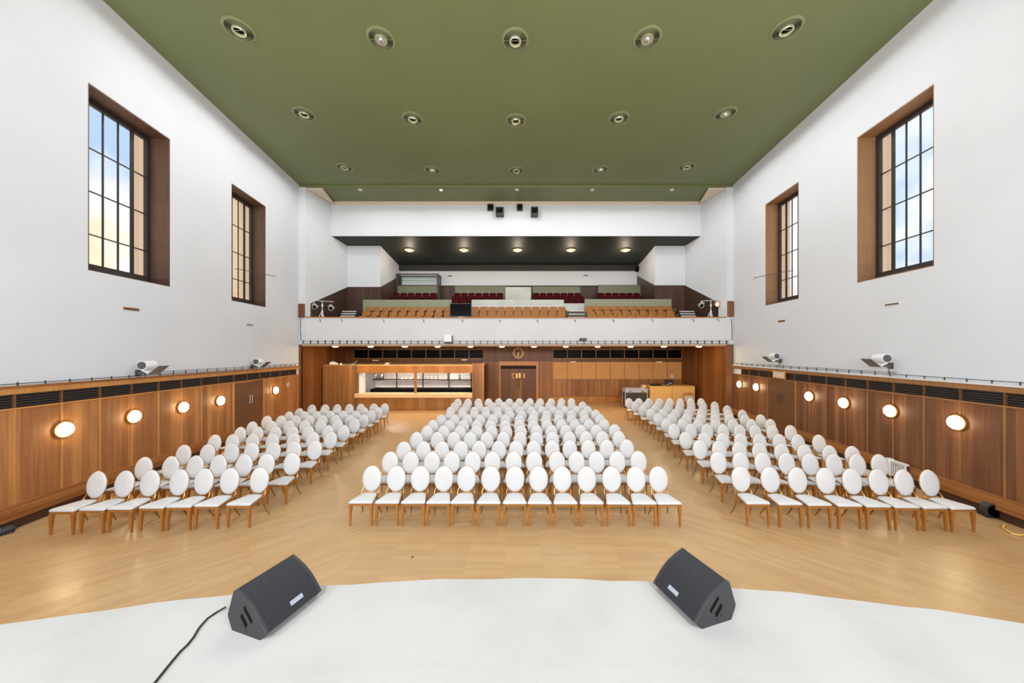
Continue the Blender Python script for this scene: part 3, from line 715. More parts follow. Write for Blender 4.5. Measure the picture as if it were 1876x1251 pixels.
# ---------------------------------------------------------------- chairs
def outline(wf, wb, y0, y1, inset=0.0, n=7, rf=.03, rb=.09):
    wf -= inset; wb -= inset; y0 += inset; y1 -= inset
    cs = [((-wf, y0), rf, PI, 1.5*PI), ((wf, y0), rf, 1.5*PI, 2*PI), ((wb, y1), rb, 0, .5*PI), ((-wb, y1), rb, .5*PI, PI)]
    out = []
    for (cx, cy), r, a0, a1 in cs:
        sx = 1 if cx > 0 else -1; sy = 1 if cy > 0.0 else -1
        ox, oy = cx - sx*r, cy - sy*r
        for i in range(n): 
            a = a0 + (a1-a0)*i/(n-1); out.append((ox + r*math.cos(a), oy + r*math.sin(a)))
    return out
CH = thing('banquet_chair', 'proto', 'chair', (0,0,0), 0, 'white oval-back banquet chairs')
TILT = math.radians(8)
def back_pt(x, y, z): return Vector((x, .275 + y*math.cos(TILT) + z*math.sin(TILT), .722 + z*math.cos(TILT) - y*math.sin(TILT)))
m = MB(); L_ = [[(x,y,z) for x,y in outline(.235,.165,-.25,.2,i)] for i,z in ((.012,.425),(0,.438),(.0,.455),(.008,.468),(.03,.478),(.07,.483))]
m.loft(L_); m.build('seat', M_white, CH, smooth=50)
m = MB(); m.loft([[(x,y,z) for x,y in outline(.232,.162,-.247,.197,0)] for z in (.392,.424)]); m.build('seat_frame', M_gold, CH)
m = MB(); N=32; A_, B_ = .2, .262
rr = [(.0,.030),(.35,.029),(.62,.026),(.82,.019),(.93,.010),(1.0,-.004)]
vs=[]; fs=[]
loops=[]
for r, t in reversed(rr[1:]): loops.append([back_pt(A_*r*math.cos(2*PI*k/N), -t-.004, B_*r*math.sin(2*PI*k/N)) for k in range(N)])
back=[]
for r, t in ((1.0,.012),(.9,.018),(.5,.022),(.1,.022)): back.append([back_pt(A_*r*math.cos(2*PI*k/N), t, B_*r*math.sin(2*PI*k/N)) for k in range(N)])
front = list(reversed(loops)); allr = [[back_pt(A_*.02*math.cos(2*PI*k/N), -.034, B_*.02*math.sin(2*PI*k/N)) for k in range(N)]] + front + back
m.loft(allr); m.build('backrest', M_white, CH, smooth=60)
m = MB(); Mt = Matrix.Translation((0,.275,.722)) @ Matrix.Rotation(-TILT,4,'X') @ Matrix.Rotation(PI/2,4,'X')
m.torus(.196, .009, Mt @ Matrix.Translation((0,0,-.012)), 36, 6, .258)
for s_ in (-1, 1):
    m.tube([(s_*.155,.185,.40),(s_*.175,.205,.45),(s_*.17,.225,.50),(s_*.145,.25,.56)], [.017,.018,.015,.011], 7)
m.tube([(-.06,.232,.47),(.06,.232,.47)], .008, 6)
m.build('back_frame', M_golddk, CH, smooth=True)
for s_ in (-1, 1):
    m = MB(); xo = s_*.228
    q = lambda w, z, y: [(xo,-.243,z),(xo-s_*w,-.243,z),(xo-s_*w,-.243+w,z),(xo,-.243+w,z)]
    m.loft([q(.056,.392,0), q(.046,.25,0), [(xo-s_*.004,-.24,0.0),(xo-s_*.032,-.24,0.0),(xo-s_*.032,-.212,0.0),(xo-s_*.004,-.212,0.0)]]); m.build('leg', M_gold, CH)
for s_ in (-1, 1):
    m = MB(); m.tube([(s_*.148,.178,.40),(s_*.155,.19,.30),(s_*.168,.215,.18),(s_*.184,.255,.08),(s_*.20,.30,0.0)], [.021,.019,.016,.013,.011], 7); m.build('leg', M_golddk, CH, smooth=True)
note_kids(CH)

def row(ya, yb, xs): return (ya, yb, xs)
LEFT = [row(863.3,855.5,[180.6,231,278,331,376,423,477]), row(837,829,[266,315,360,402,449,489.5,536.7]), row(814.6,806.5,[338,382,426,462.7,502,539.7,578]),
 row(796,790,[394.2,427.7,464.3,500.3,538.7,574,606.6]), row(782,778.6,[441,472.7,505.7,536.9,566,601.5,630.3]), row(772,766,[463,499,530.3,559.6,588.3,619,650]),
 row(761.4,758.8,[490,515.9,543.5,567.4,590.5,615,641.7,666.3]), row(753.7,751.3,[530,558.4,581,605.7,629,653,680]), row(747.8,745.6,[549,571.6,594,617.7,641,667.5,692.7]),
 row(741,738.9,[572,596,618.3,640.5,661.5,685.5,704.7])]
MID = [row(852.9,854.2,[682.8,727.1,771.2,814.2,854.5,899.2,943.4,985.9,1029.5,1074,1119.5,1164,1204.8]), row(827,826,[715.3,752.9,791.8,828.3,866.4,901.7,941,978.7,1020.7,1055.5,1092.5,1130,1168.7]),
 row(808.4,804.5,[740.6,776.5,809.7,844.3,878,914,945.7,978,1011.7,1043,1077.4,1111,1147.7]), row(791,789,[764,801.7,831.7,861.7,892.4,922,953,983,1012.3,1043,1073.4,1103.3,1133.3]),
 row(779,777,[783,813,842.5,873,900.8,927,954,982.5,1009.9,1036.5,1063.8,1092,1126]), row(769,767,[793.3,823,849,874,899,925.3,951.7,976.7,1002,1028.6,1053,1078.4,1106.3]),
 row(759.3,758.3,[808.3,832.9,856.5,879,902.8,926,951.7,976.3,999.7,1023.7,1047,1071.4,1099]), row(751.8,750.2,[825,847.3,868.5,890,912,934,956,978,1001.5,1024,1047.0,1069.8,1091.3]),
 row(745,743.2,[825.7,848.0,869.4,890,911.0,931.8,952.5,972.7,993,1013.5,1034.5,1055.7,1076.4]), row(736.8,735.5,[832.9,854,877.5,901.4,923,944.7,965,985.8,1006,1027,1047.5,1067.4]),
 row(730.1,729.2,[838.9,857.5,876.4,895.2,914,933.0,951.5,970.8,989.5,1009.7,1028.7,1046.7])]
RIGHT = [row(853.8,860.5,[1355.3,1409.3,1458.8,1509.7,1557.7,1606,1653,1699.5]), row(826.8,832,[1314.3,1355.6,1396,1439.5,1481.8,1526,1568,1608.8]),
 row(805.7,817,[1281.5,1316.7,1353.4,1390.3,1430.5,1472.7,1518.3,1560]), row(790.5,796.3,[1255.3,1289.5,1323,1356,1390.3,1426.3,1460.3,1499.2]),
 row(775.4,778.8,[1233.7,1264.7,1294.9,1324.2,1354,1383.0,1413.9,1447.5]), row(765.8,767.4,[1220.5,1250,1279,1310.3,1341.8,1375.7,1410.3]),
 row(756.2,759,[1205.3,1230.5,1257,1283,1309.5,1335.8,1364,1393]), row(748,750.5,[1191.8,1214,1237,1260.5,1285,1309.5,1334.2,1360]),
 row(741.6,742.6,[1177.4,1199.7,1221,1243,1264.9,1287.0,1309.2,1331.8]), row(735,735.6,[1163.6,1184.0,1204.3,1224.7,1245,1265.9,1287.3,1308.9]),
 row(729.4,729.6,[1151.9,1170.2,1188.8,1207.7,1226.7,1245.7,1265,1284.2])]
num = ['first','second','third','fourth','fifth','sixth','seventh','eighth','ninth','tenth','eleventh','twelfth','thirteenth']
rw_ = ['front','second','third','fourth','fifth','sixth','seventh','eighth','ninth','tenth','eleventh']
cnt = 0
CPOS = []
for bname, blk in (('left', LEFT), ('middle', MID), ('right', RIGHT)):
    for ri, (ya, yb, xs) in enumerate(blk):
        n = len(xs); pts = []
        for i, u in enumerate(xs):
            v = ya + (yb-ya)*(u-xs[0])/(xs[-1]-xs[0]); D = F*(HC-.982)/(v-V0)
            pts.append([X_at(u, D), D-.311])
        for _ in range(30):                     # keep neighbours from overlapping
            for i in range(n-1):
                g_ = pts[i+1][0]-pts[i][0]
                if g_ < .474: d_ = (.474-g_)/2; pts[i][0] -= d_; pts[i+1][0] += d_
        for i, (x, y) in enumerate(pts):
            rz = random.uniform(-.015, .015)
            if i == 0: where = 'leftmost'
            elif i == n-1: where = 'rightmost'
            else: where = num[i] + ' from left'
            rname = 'rear' if ri == len(blk)-1 else rw_[ri]
            lab = 'white oval-back gold-legged chair, %s in %s row of the %s block' % (where, rname, bname)
            if cnt == 0:
                CH.location = (x, y, 0); CH.rotation_euler = (0,0,rz); CH['label'] = lab
            else: dup(CH, (x, y, 0), rz, lab)
            cnt += 1
print('chairs', cnt)

# ---------------------------------------------------------------- balcony seats
def theatre(name, mb_, ms, cat, group, soft):
    e = thing(name, 'proto', cat, (0,0,0), 0, group)
    w = .224 if not soft else .21; th = .022 if not soft else .06
    def back_loop(y, ins):
        pts = []
        for (x, z) in [(-w+ins,.44+ins),(w-ins,.44+ins),(w-ins,.80),(w-ins-.03,.835-ins),(w-ins-.09,.85-ins),(-w+ins+.09,.85-ins),(-w+ins+.03,.835-ins),(-w+ins,.80)]:
            pts.append((x, y + (z-.44)*.18, z))
        return pts
    m = MB(); m.loft([back_loop(.18,.012), back_loop(.188,0), back_loop(.18+th,0), back_loop(.188+th,.012)]); m.build('backrest', mb_, e, smooth=30)
    m = MB(); m.loft([[(x*1.0,y-.02,z) for x,y in outline(w-.01,w-.02,-.2,.2,i,5,.04,.03)] for i,z in ((.01,.40),(0,.41),(0,.41+th),(.01,.42+th))]); m.build('seat', mb_, e, smooth=30)
    m = MB(); m.box(w+.002,w+.022,-.16,.24,0,.6); m.build('side_frame', ms, e)
    m = MB(); m.box(w-.005,w+.03,-.18,.2,.6,.625); m.build('armrest', M_clockg if not soft else M_dark, e, bevel=.005)
    note_kids(e); return e
TO = theatre('theatre_seat', M_orange, M_dark, 'seat', 'orange plywood balcony seats', False)
TR = theatre('upholstered_theatre_seat', M_red, M_dark, 'seat', 'dark red balcony seats', True)
used = {}
def seat_row(proto, D, ztop_, us, blab, rlab, colr, bend=0.0):
    for i, u in enumerate(us):
        X = X_at(u, D); n = len(us)
        where = 'leftmost' if i == 0 else ('rightmost' if i == n-1 else num[i] + ' from left')
        lab = '%s balcony seat, %s in %s of the %s block' % (colr, where, rlab, blab)
        loc = (X, D-.265, ztop_-.85)
        if proto.name not in used: used[proto.name] = 1; proto.location = loc; proto['label'] = lab
        else: dup(proto, loc, 0, lab)
def span(a, b, n): return [a + (b-a)*i/(n-1) for i in range(n)]
for (rl, D, v, a, b, n) in (('back row',19.6,562,678,822,10),('middle row',18.85,571,671,820,10),('front row',18.25,579,664,822,9)):
    seat_row(TO, D, Z_at(v,D), span(a,b,n), 'left', rl, 'orange plywood')
for (rl, D, v, a, b, n) in (('back row',19.6,562,871,1029,11),('middle row',18.85,571,869,1028,11),('front row',18.25,579,874,1026,10)):
    seat_row(TO, D, Z_at(v,D), span(a,b,n), 'centre', rl, 'orange plywood')
for (rl, D, v, a, b, n) in (('back row',19.6,560.5,1079,1224,10),('middle row',18.85,570,1083,1228,10),('front row',18.25,577.5,1088,1228,9)):
    seat_row(TO, D, Z_at(v,D), span(a,b,n), 'right', rl, 'orange plywood')
for bl, a, b, n, a2, b2, n2 in (('far left',726,794,6,722,795,6),('centre left',838,916,7,834,914,7),('centre right',982,1058,7,984,1064,7),('far right',1101,1166,6,1103,1172,6)):
    seat_row(TR, 22.5, Z_at(536.5,22.5), span(a,b,n), bl, 'upper row', 'dark red')
    seat_row(TR, 21.8, Z_at(542.5,21.8), span(a2,b2,n2), bl, 'lower row', 'dark red')
for bl, a, b, n in (('centre left',834,862,3),('centre right',1038,1066,3)):
    seat_row(TR, 21.0, Z_at(547,21.0), span(a,b,n), bl, 'gap row', 'dark red')

# TV on stand
D = 17.75; e = thing('television', 'black flat television on a short stand at the balcony rail', 'television', (X_at(844,D), D, 5.11))
hw = 20*D/F; z0, z1 = Z_at(580,D)-5.11, Z_at(555.5,D)-5.11
g = MB(); g.box(-hw,hw,0,.06,z0,z1); g.build('bezel', M_flap, e, bevel=.01)
g = MB(); g.box(-hw+.03,hw-.03,-.006,0,z0+.04,z1-.03); g.build('screen', M_screen, e)
g = MB(); g.box(-.09,-.03,.0,.05,-.08,z0+.03); g.box(.03,.09,.0,.05,-.08,z0+.03); g.build('stand_post', M_lampw, e)
g = MB(); g.box(-.3,.3,-.1,.2,-.09,-.07); g.build('stand_base', M_dark, e)

# tripod light stands
def light_stand(u, mir, lab, lit):
    D = 17.8; X = X_at(u, D); zf = 4.37; e = thing('lighting_stand', lab, 'lighting stand', (X, D, zf))
    zt = Z_at(551,D)-zf
    g = MB(); g.tube([(0,0,.5),(0,0,zt)], .025, 8); g.build('pole', M_steel, e, smooth=True)
    g = MB(); g.tube([(0,0,.75),(0,0,1.15)], .045, 8); g.tube([(0,0,zt-.3),(0,0,zt-.2)], .05, 8); g.build('collar', M_lampw, e, smooth=True)
    for a in (0, 120, 240):
        a = math.radians(a+90*mir); g = MB(); g.tube([(0,0,1.15),(math.cos(a)*.27,math.sin(a)*.27,.55),(math.cos(a)*.4,math.sin(a)*.4,0.01)], .02, 6); g.build('leg', M_steel, e)
    g = MB(); g.tube([(-.55,0,zt+.02*mir),(.6,0,zt-.05*mir)], .03, 6); g.build('cross_bar', M_steel, e)
    g = MB(); g.box(mir*-.6-.05,mir*-.6+.05,-.05,.05,zt-.02,zt+.08); g.build('clamp', M_flap, e)
    return D, X
def par(X, Y, Z, lab, lit):
    e = thing('spotlight', lab, 'spotlight', (X, Y, Z), 0, 'round stage spotlights on the balcony'); e.scale = (.8,.8,.8)
    M = Matrix.Rotation(PI/2+.25, 4, 'X')
    g = MB(); g.lathe([(.02,-.30),(.11,-.28),(.14,0),(.155,0),(.155,.03),(.13,.03),(.12,-.1)], M, 20); g.build('can', M_steel if not lit else M_golddk, e, smooth=True)
    g = MB(); g.lathe([(.01,-.04),(.125,-.04),(.12,-.05),(.01,-.06)], M, 18); g.build('lens', M_dcglow if lit else M_hole, e)
    g = MB(); g.prism([(-.2,-.04,.12),(.2,-.04,.12),(.0,-.02,.30)], (0,.01,0)); g.build('barn_door', M_steel, e)
    g = MB(); g.tube([(0,.1,.14),(0,.1,.30)], .012, 6); g.build('yoke', M_dark, e)
light_stand(590.5, 1, 'silver tripod lighting stand at the left end of the balcony', False)
light_stand(1302.5, -1, 'silver tripod lighting stand at the right end of the balcony', True)
par(X_at(576,17.42), 17.42, Z_at(562.5,17.42), 'unlit silver spotlight at balcony left, outer of the pair', False)
par(X_at(606,17.6), 17.6, Z_at(565,17.6), 'unlit silver spotlight at balcony left, right of the stand', False)
par(X_at(1285.5,17.6), 17.6, Z_at(560,17.6), 'unlit silver spotlight at balcony right, left of the stand', False)
par(X_at(1314,17.42), 17.42, Z_at(557.5,17.42), 'lit amber spotlight at balcony right, outer of the pair', True)

# ---------------------------------------------------------------- bar and kitchen
DBR = 18.7
def bx_(u): return X_at(u, DBR)
bzt, bz1, bzc0, bzc1 = Z_at(669.5,DBR), Z_at(683,DBR), Z_at(728,DBR), Z_at(720.5,DBR)
br = sempty('wall_bar', 'walnut serving bar and kitchen enclosure under the balcony')
g = MB(); g.box(-11.0, bx_(654), DBR, DBR+.12, 0, Z_at(669,DBR)); g.build('side_panelling', M_panelB, br)
g = MB(); g.box(bx_(654), bx_(866), DBR, DBR+.1, bz1, bzt); g.build('top_fascia', M_bar, br)
g = MB(); g.box(bx_(654), bx_(866), DBR+.02, DBR+.12, .12, bzc0); g.box(bx_(654), bx_(866), DBR+.05, DBR+.15, 0, .12); g.build('bar_front', M_bar, br)
g = MB(); g.box(bx_(651.5), bx_(865.5), DBR-.14, DBR+.45, bzc0, bzc1); g.build('counter', M_counter, br, bevel=.01)
g = MB(); g.box(bx_(865.5), bx_(886), DBR-.06, DBR+.3, 0, Z_at(665.5,DBR)); g.build('end_post', M_panelB, br); 
g = MB(); g.box(bx_(884), bx_(886.5), DBR-.09, DBR-.0601, 0, Z_at(664.5,DBR)); g.build('post_edge', M_trim, br)
g = MB(); g.box(bx_(758.5), bx_(762.5), DBR+.02, DBR+.12, bzc1, bz1); g.build('mullion', M_bar, br)
g = MB(); g.box(-11.0, bx_(884), DBR+.1, YBK-.03, bzt-.02, bzt+.03); g.build('bar_roof', M_counter, br)
g = MB(); g.box(bx_(655), bx_(866), YBK-.1, YBK-.06, 0, bzt-.02); g.build('kitchen_wall', M_beigew, br)
g = MB(); g.box(bx_(655), bx_(662), DBR+.15, DBR+.5, bzc1, bz1); g.build('white_pillar', M_lampw, br)
g = MB(); g.box(bx_(655)-.1, bx_(655), DBR+.2, YBK-.1, 0, bzt-.02); g.build('kitchen_side', M_steel, br)
g = MB(); g.box(bx_(884)-.08, bx_(884), DBR+.3, YBK-.05, 0, bzt-.02); g.build('kitchen_end', M_panelD, br)
# unseen strip lights added to brighten the kitchen
for i, x in enumerate((-7.2,-4.0)):
    e = thing('added_strip_light', 'added unseen strip light under the kitchen ceiling, %s' % ('left' if i==0 else 'right'), 'light', (x, 19.5, bzt-.05), 0, 'added kitchen strip lights')
    g = MB(); g.box(-.6,.6,-.07,.07,-.04,.03); g.build('light_housing', M_lampw, e)
    g = MB(); g.tube([(-.58,0,-.06),(.58,0,-.06)], .02, 8); g.build('tube', M_tube, e)
DK = 20.6
e = thing('kitchen_shelf', 'dark steel kitchen shelving with pale back panels behind the serving hatch', 'shelf')
g = MB()
for u in (674,727,775,822.5,863): g.box(X_at(u,DK)-.035,X_at(u,DK)+.035,DK-.02,DK+.02,.5,2.42)
g.build('upright', M_dark, e)
g = MB(); g.box(X_at(673,DK),X_at(864,DK),DK-.02,DK+.4,Z_at(696,DK),Z_at(694.8,DK)); g.build('shelf_board', M_dark, e)
g = MB(); g.box(X_at(673,DK),X_at(864,DK),DK-.3,DK+.5,.70,Z_at(712,DK)); g.build('worktop', M_hole, e)
g = MB(); g.box(X_at(675,DK),X_at(863,DK),DK+.44,DK+.46,Z_at(711,DK),Z_at(698,DK)); g.build('back_panel', M_beigew, e)
zs = Z_at(694.8,DK)+.002
for i, (u, r, h) in enumerate(((686,.13,.36),(697,.15,.36))):
    e = thing('steel_urn', 'tall steel urn on the kitchen shelf, %s of two' % ('left' if i==0 else 'right'), 'urn', (X_at(u,DK), DK+.18, zs), 0, 'steel urns')
    g = MB(); g.lathe([(r*.9,0),(r,.02),(r,h),(r*.95,h+.01),(.02,h+.02)], None, 20); g.build('urn_body', M_chrome, e, smooth=True)
    g = MB(); g.lathe([(.015,h+.02),(.03,h+.04),(.01,h+.06)], None, 10); g.build('knob', M_dark, e)
for i, u in enumerate((736,743,750,767,774.5,782,790,797.5)):
    e = thing('white_bowl', 'upturned white bowl on the kitchen shelf, %s from left' % num[i], 'bowl', (X_at(u,DK), DK+.15+.0*i, zs), 0, 'white bowls on the kitchen shelf')
    hh = .10 if i < 3 else .2
    g = MB(); g.lathe([(.10,0),(.105,.02),(.085,hh*.7),(.04,hh),(.005,hh)], None, 18); g.build('bowl_body', M_lampw, e, smooth=True)
for i, u in enumerate((811,832,853)):
    e = thing('tray_stack', 'stack of white trays on the kitchen shelf, %s of three' % ('left','middle','right')[i], 'trays', (X_at(u,DK), DK+.18, zs), 0, 'white tray stacks')
    for j in range(5):
        g = MB(); w = .26+.008*((j*7+i)%3); g.box(-w,w,-.15,.15,.07*j,.07*j+.055); g.build('tray', M_lampw, e, bevel=.008)
# clutter on bar roof
zr = bzt+.03
e = thing('white_jug', 'white jug lying on top of the bar enclosure at left', 'jug', (X_at(612,18.95), 18.95, zr))
g = MB(); g.tube([(-.22,0,.08),(.0,0,.08),(.22,0,.06)], [.075,.08,.04], 12); g.build('jug_body', M_lampw, e, smooth=True)
g = MB(); g.tube([(-.18,0,.13),(-.12,0,.19),(.02,0,.17),(.06,0,.12)], .014, 6); g.build('handle', M_lampw, e)
e = thing('white_cup', 'small white cup on top of the bar enclosure beside the jug', 'cup', (X_at(625,18.95), 18.95, zr)); g = MB(); g.lathe([(.05,0),(.07,.04),(.06,.09),(.02,.10)], None, 14); g.build('cup_body', M_lampw, e, smooth=True)
e = thing('metal_bracket', 'loose silver metal bracket leaning on top of the bar enclosure', 'bracket', (X_at(648,18.95), 18.95, zr)); g = MB(); g.tube([(-.15,0,.012),(.0,.0,.1),(.18,0,.22)], .012, 6); g.tube([(-.05,.03,.012),(.1,.03,.13),(.2,.03,.2)], .012, 6); g.build('bar', M_steel, e)
e = thing('grey_box', 'small grey box on top of the bar enclosure', 'box', (X_at(708.5,19.0), 19.0, zr)); g = MB(); g.prism([(-.16,0,0),(.13,0,0),(.14,0,.12),(-.05,0,.12)], (0,.2,0)); g.build('box_body', M_steel, e)

# ---------------------------------------------------------------- right rear furniture
D = 19.4
e = thing('flight_case', 'black and silver flight case beside the pale desk at the rear', 'flight case', (X_at(1166,D), D, .1))
w = 21*D/F; zt = Z_at(711.5,D)-.1
g = MB(); g.box(-w+.02,w-.02,.02,.48,.03,zt-.22); g.build('case_body', M_dark, e); 
g = MB(); g.box(-w+.02,w-.02,.02,.48,zt-.2,zt-.01); g.build('lid', M_plate, e)
g = MB()
for x in (-w,w-.045): 
    for y in (0,.455): g.box(x,x+.045,y,y+.045,0,zt)
for z in (0,zt-.24,zt-.04):
    g.box(-w,w,0,.04,z,z+.04); g.box(-w,w,.46,.5,z,z+.04); g.box(-w,-w+.04,0,.5,z,z+.04); g.box(w-.04,w,0,.5,z,z+.04)
g.build('edge_trim', M_steel, e)
for x in (-.36,.36): g = MB(); g.box(x-.07,x+.07,-.02,.02,zt-.28,zt-.13); g.build('latch', M_chrome, e, bevel=.005)
for x in (-w+.12,w-.12):
    for y in (.1,.4):
        g = MB(); g.tube([(x-.02,y,-.05),(x+.02,y,-.05)], .05, 12); g.build('castor', M_hole, e, smooth=True)
D = 19.5
e = thing('control_desk', 'pale birch two-panel control desk at the rear right', 'desk', (X_at(1232,D), D, 0))
x0, x1 = X_at(1191,D)-X_at(1232,D), X_at(1273,D)-X_at(1232,D); xm = X_at(1231.5,D)-X_at(1232,D); zt = Z_at(708,D)
g = MB(); g.box(x0,xm-.012,0,.04,.05,zt-.03); g.build('front_panel', M_desk, e, bevel=.008)
g = MB(); g.box(xm+.012,x1,0,.04,.05,zt-.03); g.build('front_panel', M_desk, e, bevel=.008)
g = MB(); g.box(x0,x0+.04,.04,.9,0,zt-.03); g.build('side_panel', M_desk, e)
g = MB(); g.hexa([(x1,0,0),(x1+.28,.9,0),(x1+.24,.9,0),(x1-.04,.04,0)],[(x1,0,zt),(x1+.28,.9,zt),(x1+.24,.9,zt),(x1-.04,.04,zt)]); g.build('side_panel', M_desk, e)
g = MB(); g.box(x0-.05,x1,-.02,.9,zt-.03,zt+.01); g.build('desk_top', M_desk, e, bevel=.006)
g = MB(); g.box(x0-.26,x0-.051,.5,.8,zt-.15,zt+.03); g.build('shelf_wing', M_counter, e)
dz = zt+.012
e = thing('computer_monitor', 'black monitor seen from behind on the pale desk', 'monitor', (X_at(1225.5,D+.35), D+.35, dz))
g = MB(); g.box(-.27,.27,0,.05,.06,.36); g.build('monitor_back', M_cable, e, bevel=.015); g = MB(); g.box(-.1,.1,-.05,.1,0,.015); g.build('stand_base', M_cable, e); g = MB(); g.box(-.03,.03,.0,.03,.01,.1); g.build('stand_neck', M_dark, e)
g = MB(); g.box(.02,.16,-.006,0,.13,.16); g.box(-.09,.0,-.006,0,.07,.1); g.build('label_plate', M_lampw, e)
e = thing('mixing_console', 'low dark mixing console on the left of the pale desk', 'mixer', (X_at(1202,D+.4), D+.4, dz))
g = MB(); g.hexa([(-.3,-.2,0),(.28,-.2,0),(.28,.2,0),(-.3,.2,0)],[(-.28,-.2,.05),(.26,-.2,.05),(.26,.2,.1),(-.28,.2,.1)]); g.build('mixer_body', M_cable, e)
g = MB(); 
for i in range(6): g.box(-.2+.08*i,-.18+.08*i,-.1,.1,.06,.12)
g.build('fader', M_dark, e)
e = thing('wall_thermostat', 'round white fitting on the tan boards above the desk', 'fitting', (X_at(1230.5,YBK), YBK-.03, Z_at(690,YBK)))
g = MB(); g.box(-.1,.1,-.05,0,-.07,-.02); g.build('base_plate', M_lampw, e, bevel=.01); g = MB(); g.lathe([(.02,-.05),(.09,-.04),(.09,.0),(.05,.04)], Matrix.Translation((0,-.05,.06)) @ Matrix.Rotation(PI/2,4,'X'), 16); g.build('dome', M_lampw, e, smooth=True)
g = MB(); g.lathe([(.01,-.03),(.04,-.02),(.04,.02)], Matrix.Translation((X_at(1191,YBK),YBK-.05,Z_at(688,YBK))) @ Matrix.Rotation(PI/2,4,'X'), 12); tag(g.build('round_wall_fitting', M_lampw, smooth=True), 'tiny white knob on the tan boards', 'fitting')
D = 18.6
e = thing('wooden_chair', 'brown wooden chair with an arched back before the pale desk', 'chair', (X_at(1262,D), D, 0))
zt = Z_at(718.5,D)
def arch(w, z0, z1, y, n=10):
    return [(-w,y,z0),(w,y,z0)] + [(w*math.cos(PI*i/n), y, z1-.08+.08*math.sin(PI*i/n)) for i in range(n+1)]
g = MB(); g.loft([arch(.28,.45,zt,.0), arch(.28,.45,zt,.035)]); g.build('backrest', M_bar, e)
g = MB(); g.box(-.24,.24,-.01,.0,.55,zt-.2); g.build('back_pad', M_grey, e, bevel=.01)
g = MB(); g.box(-.25,.25,-.45,.0,.42,.46); g.build('seat', M_bar, e, bevel=.01)
for x in (-.22,.22):
    for y in (-.42,-.02): g = MB(); g.tube([(x,y,.42),(x,y,0)], [.022,.016], 8); g.build('leg', M_door, e)

# radiator on the right wall
side='R'; D = 8.3
e = thing('radiator', 'white slatted heater on the skirting of the right wall', 'radiator')
g = MB(); wbox(g, side, 8.36, 8.72, .12, .14, .17, .24); g.build('radiator_foot', M_rad, e, bevel=.01)
g = MB(); wbox(g, side, 8.72, 8.85, .12, .56, .17, .30); g.build('side_box', M_rad, e, bevel=.01)
g = MB(); wbox(g, side, 8.36, 8.72, .14, .50, .17, .22); g.build('slat_backing', M_dark, e)
for i in range(7): g = MB(); wbox(g, side, 8.37+.05*i, 8.39+.05*i, .14, .49, .221, .26); g.build('slat', M_rad, e)
g = MB(); wbox(g, side, 8.36, 8.72, .49, .54, .17, .28); g.build('top_rail', M_rad, e)
# notice plate above door right
e = thing('wall_plate', 'small pale wooden plate over the louvres above right door', 'plate'); g = MB(); wbox(g, 'R', 13.0, 13.75, 2.27, 2.58, .07, .10); g.build('plate_board', M_trim, e)
g = MB(); wbox(g, 'R', 13.06, 13.69, 2.31, 2.54, .10, .105); g.build('plate_inset', M_cove, e)
# vent disc and box on the left beyond the door
e = thing('wall_button', 'round steel disc on left panelling beyond the farthest lamp', 'fitting', WP('L',15.9,1.74,.045)); 
nr=(WP('L',15.9,1.7,1)-WP('L',15.9,1.7,0)).normalized(); g = MB(); g.lathe([(.02,-.01),(.12,-.01),(.12,.03),(.09,.05),(.01,.05)], nr.to_track_quat('Z','Y').to_matrix().to_4x4(), 20); g.build('disc', M_steel, e, smooth=True)
# floor devices at both front edges
def pod(loc, rz, lab, mir):
    e = thing('floor_spotlight', lab, 'spotlight', loc, rz, None)
    g = MB(); g.tube([(0,0,.16),(.0,.16,.17)], [.15,.13], 18); g.build('lamp_head', M_black, e, smooth=True)
    g = MB(); g.tube([(0,-.02,.16),(0,-.012,.16)], .12, 18); g.build('lens', M_screen, e)
    g = MB(); g.box(-.12,.5,.0,.22,.0,.10); g.box(.12,.45,.02,.2,.10,.22); g.build('base', M_cable, e, bevel=.02)
    return e
e = pod((X_at(1845,6.6), F*HC/(955-V0)+.1, 0), -.3, 'black floor spotlight by the right skirting near the stage', 1)
y = F*HC/(968-V0); 
g = MB(); g.tube([(X_at(1858,y)-.05,y+.1,.02),(X_at(1849,y-.1),y-.02,.02),(X_at(1852,y-.2),y-.22,.02),(X_at(1866,y-.25),y-.27,.02),(X_at(1885,y-.2),y-.22,.02)], .018, 8); tag(g.build('yellow_cable', M_yel, smooth=True), 'yellow cable loop on the floor by the right floor spotlight', 'cable')
e = thing('floor_speaker', 'black rounded device against the left skirting near the stage', 'device', (X_at(4, 6.25), 6.25, 0))
g = MB(); g.lathe([(.13,0),(.15,.05),(.13,.10),(.08,.13),(.02,.14)], None, 20); g.build('device_body', M_black, e, smooth=True); g = MB(); g.box(.03,.09,-.13,-.08,.10,.13); g.build('switch', M_lampw, e)
pts = []
for u, v in ((-20,990),(2,982),(24,976),(28,968)): d_ = F*HC/(v-V0); pts.append((X_at(u,d_), d_, .012))
g = MB(); g.tube(pts, .010, 6); tag(g.build('power_cord', M_cable), 'thin dark cord on the floor at far left', 'cable')
d_ = F*HC/(1021-V0); g = MB(); g.lathe([(.01,0),(.012,.004),(.004,.008)], Matrix.Translation((X_at(755.5,d_), d_, .0)), 10); 
g2 = MB(); g2.lathe([(.02,0.001),(.022,.006),(.016,.01)], Matrix.Translation((X_at(755.5,d_), d_, .0)), 12); tag(g2.build('floor_socket', M_flap), 'tiny grey stud set in the parquet before the stage', 'stud')

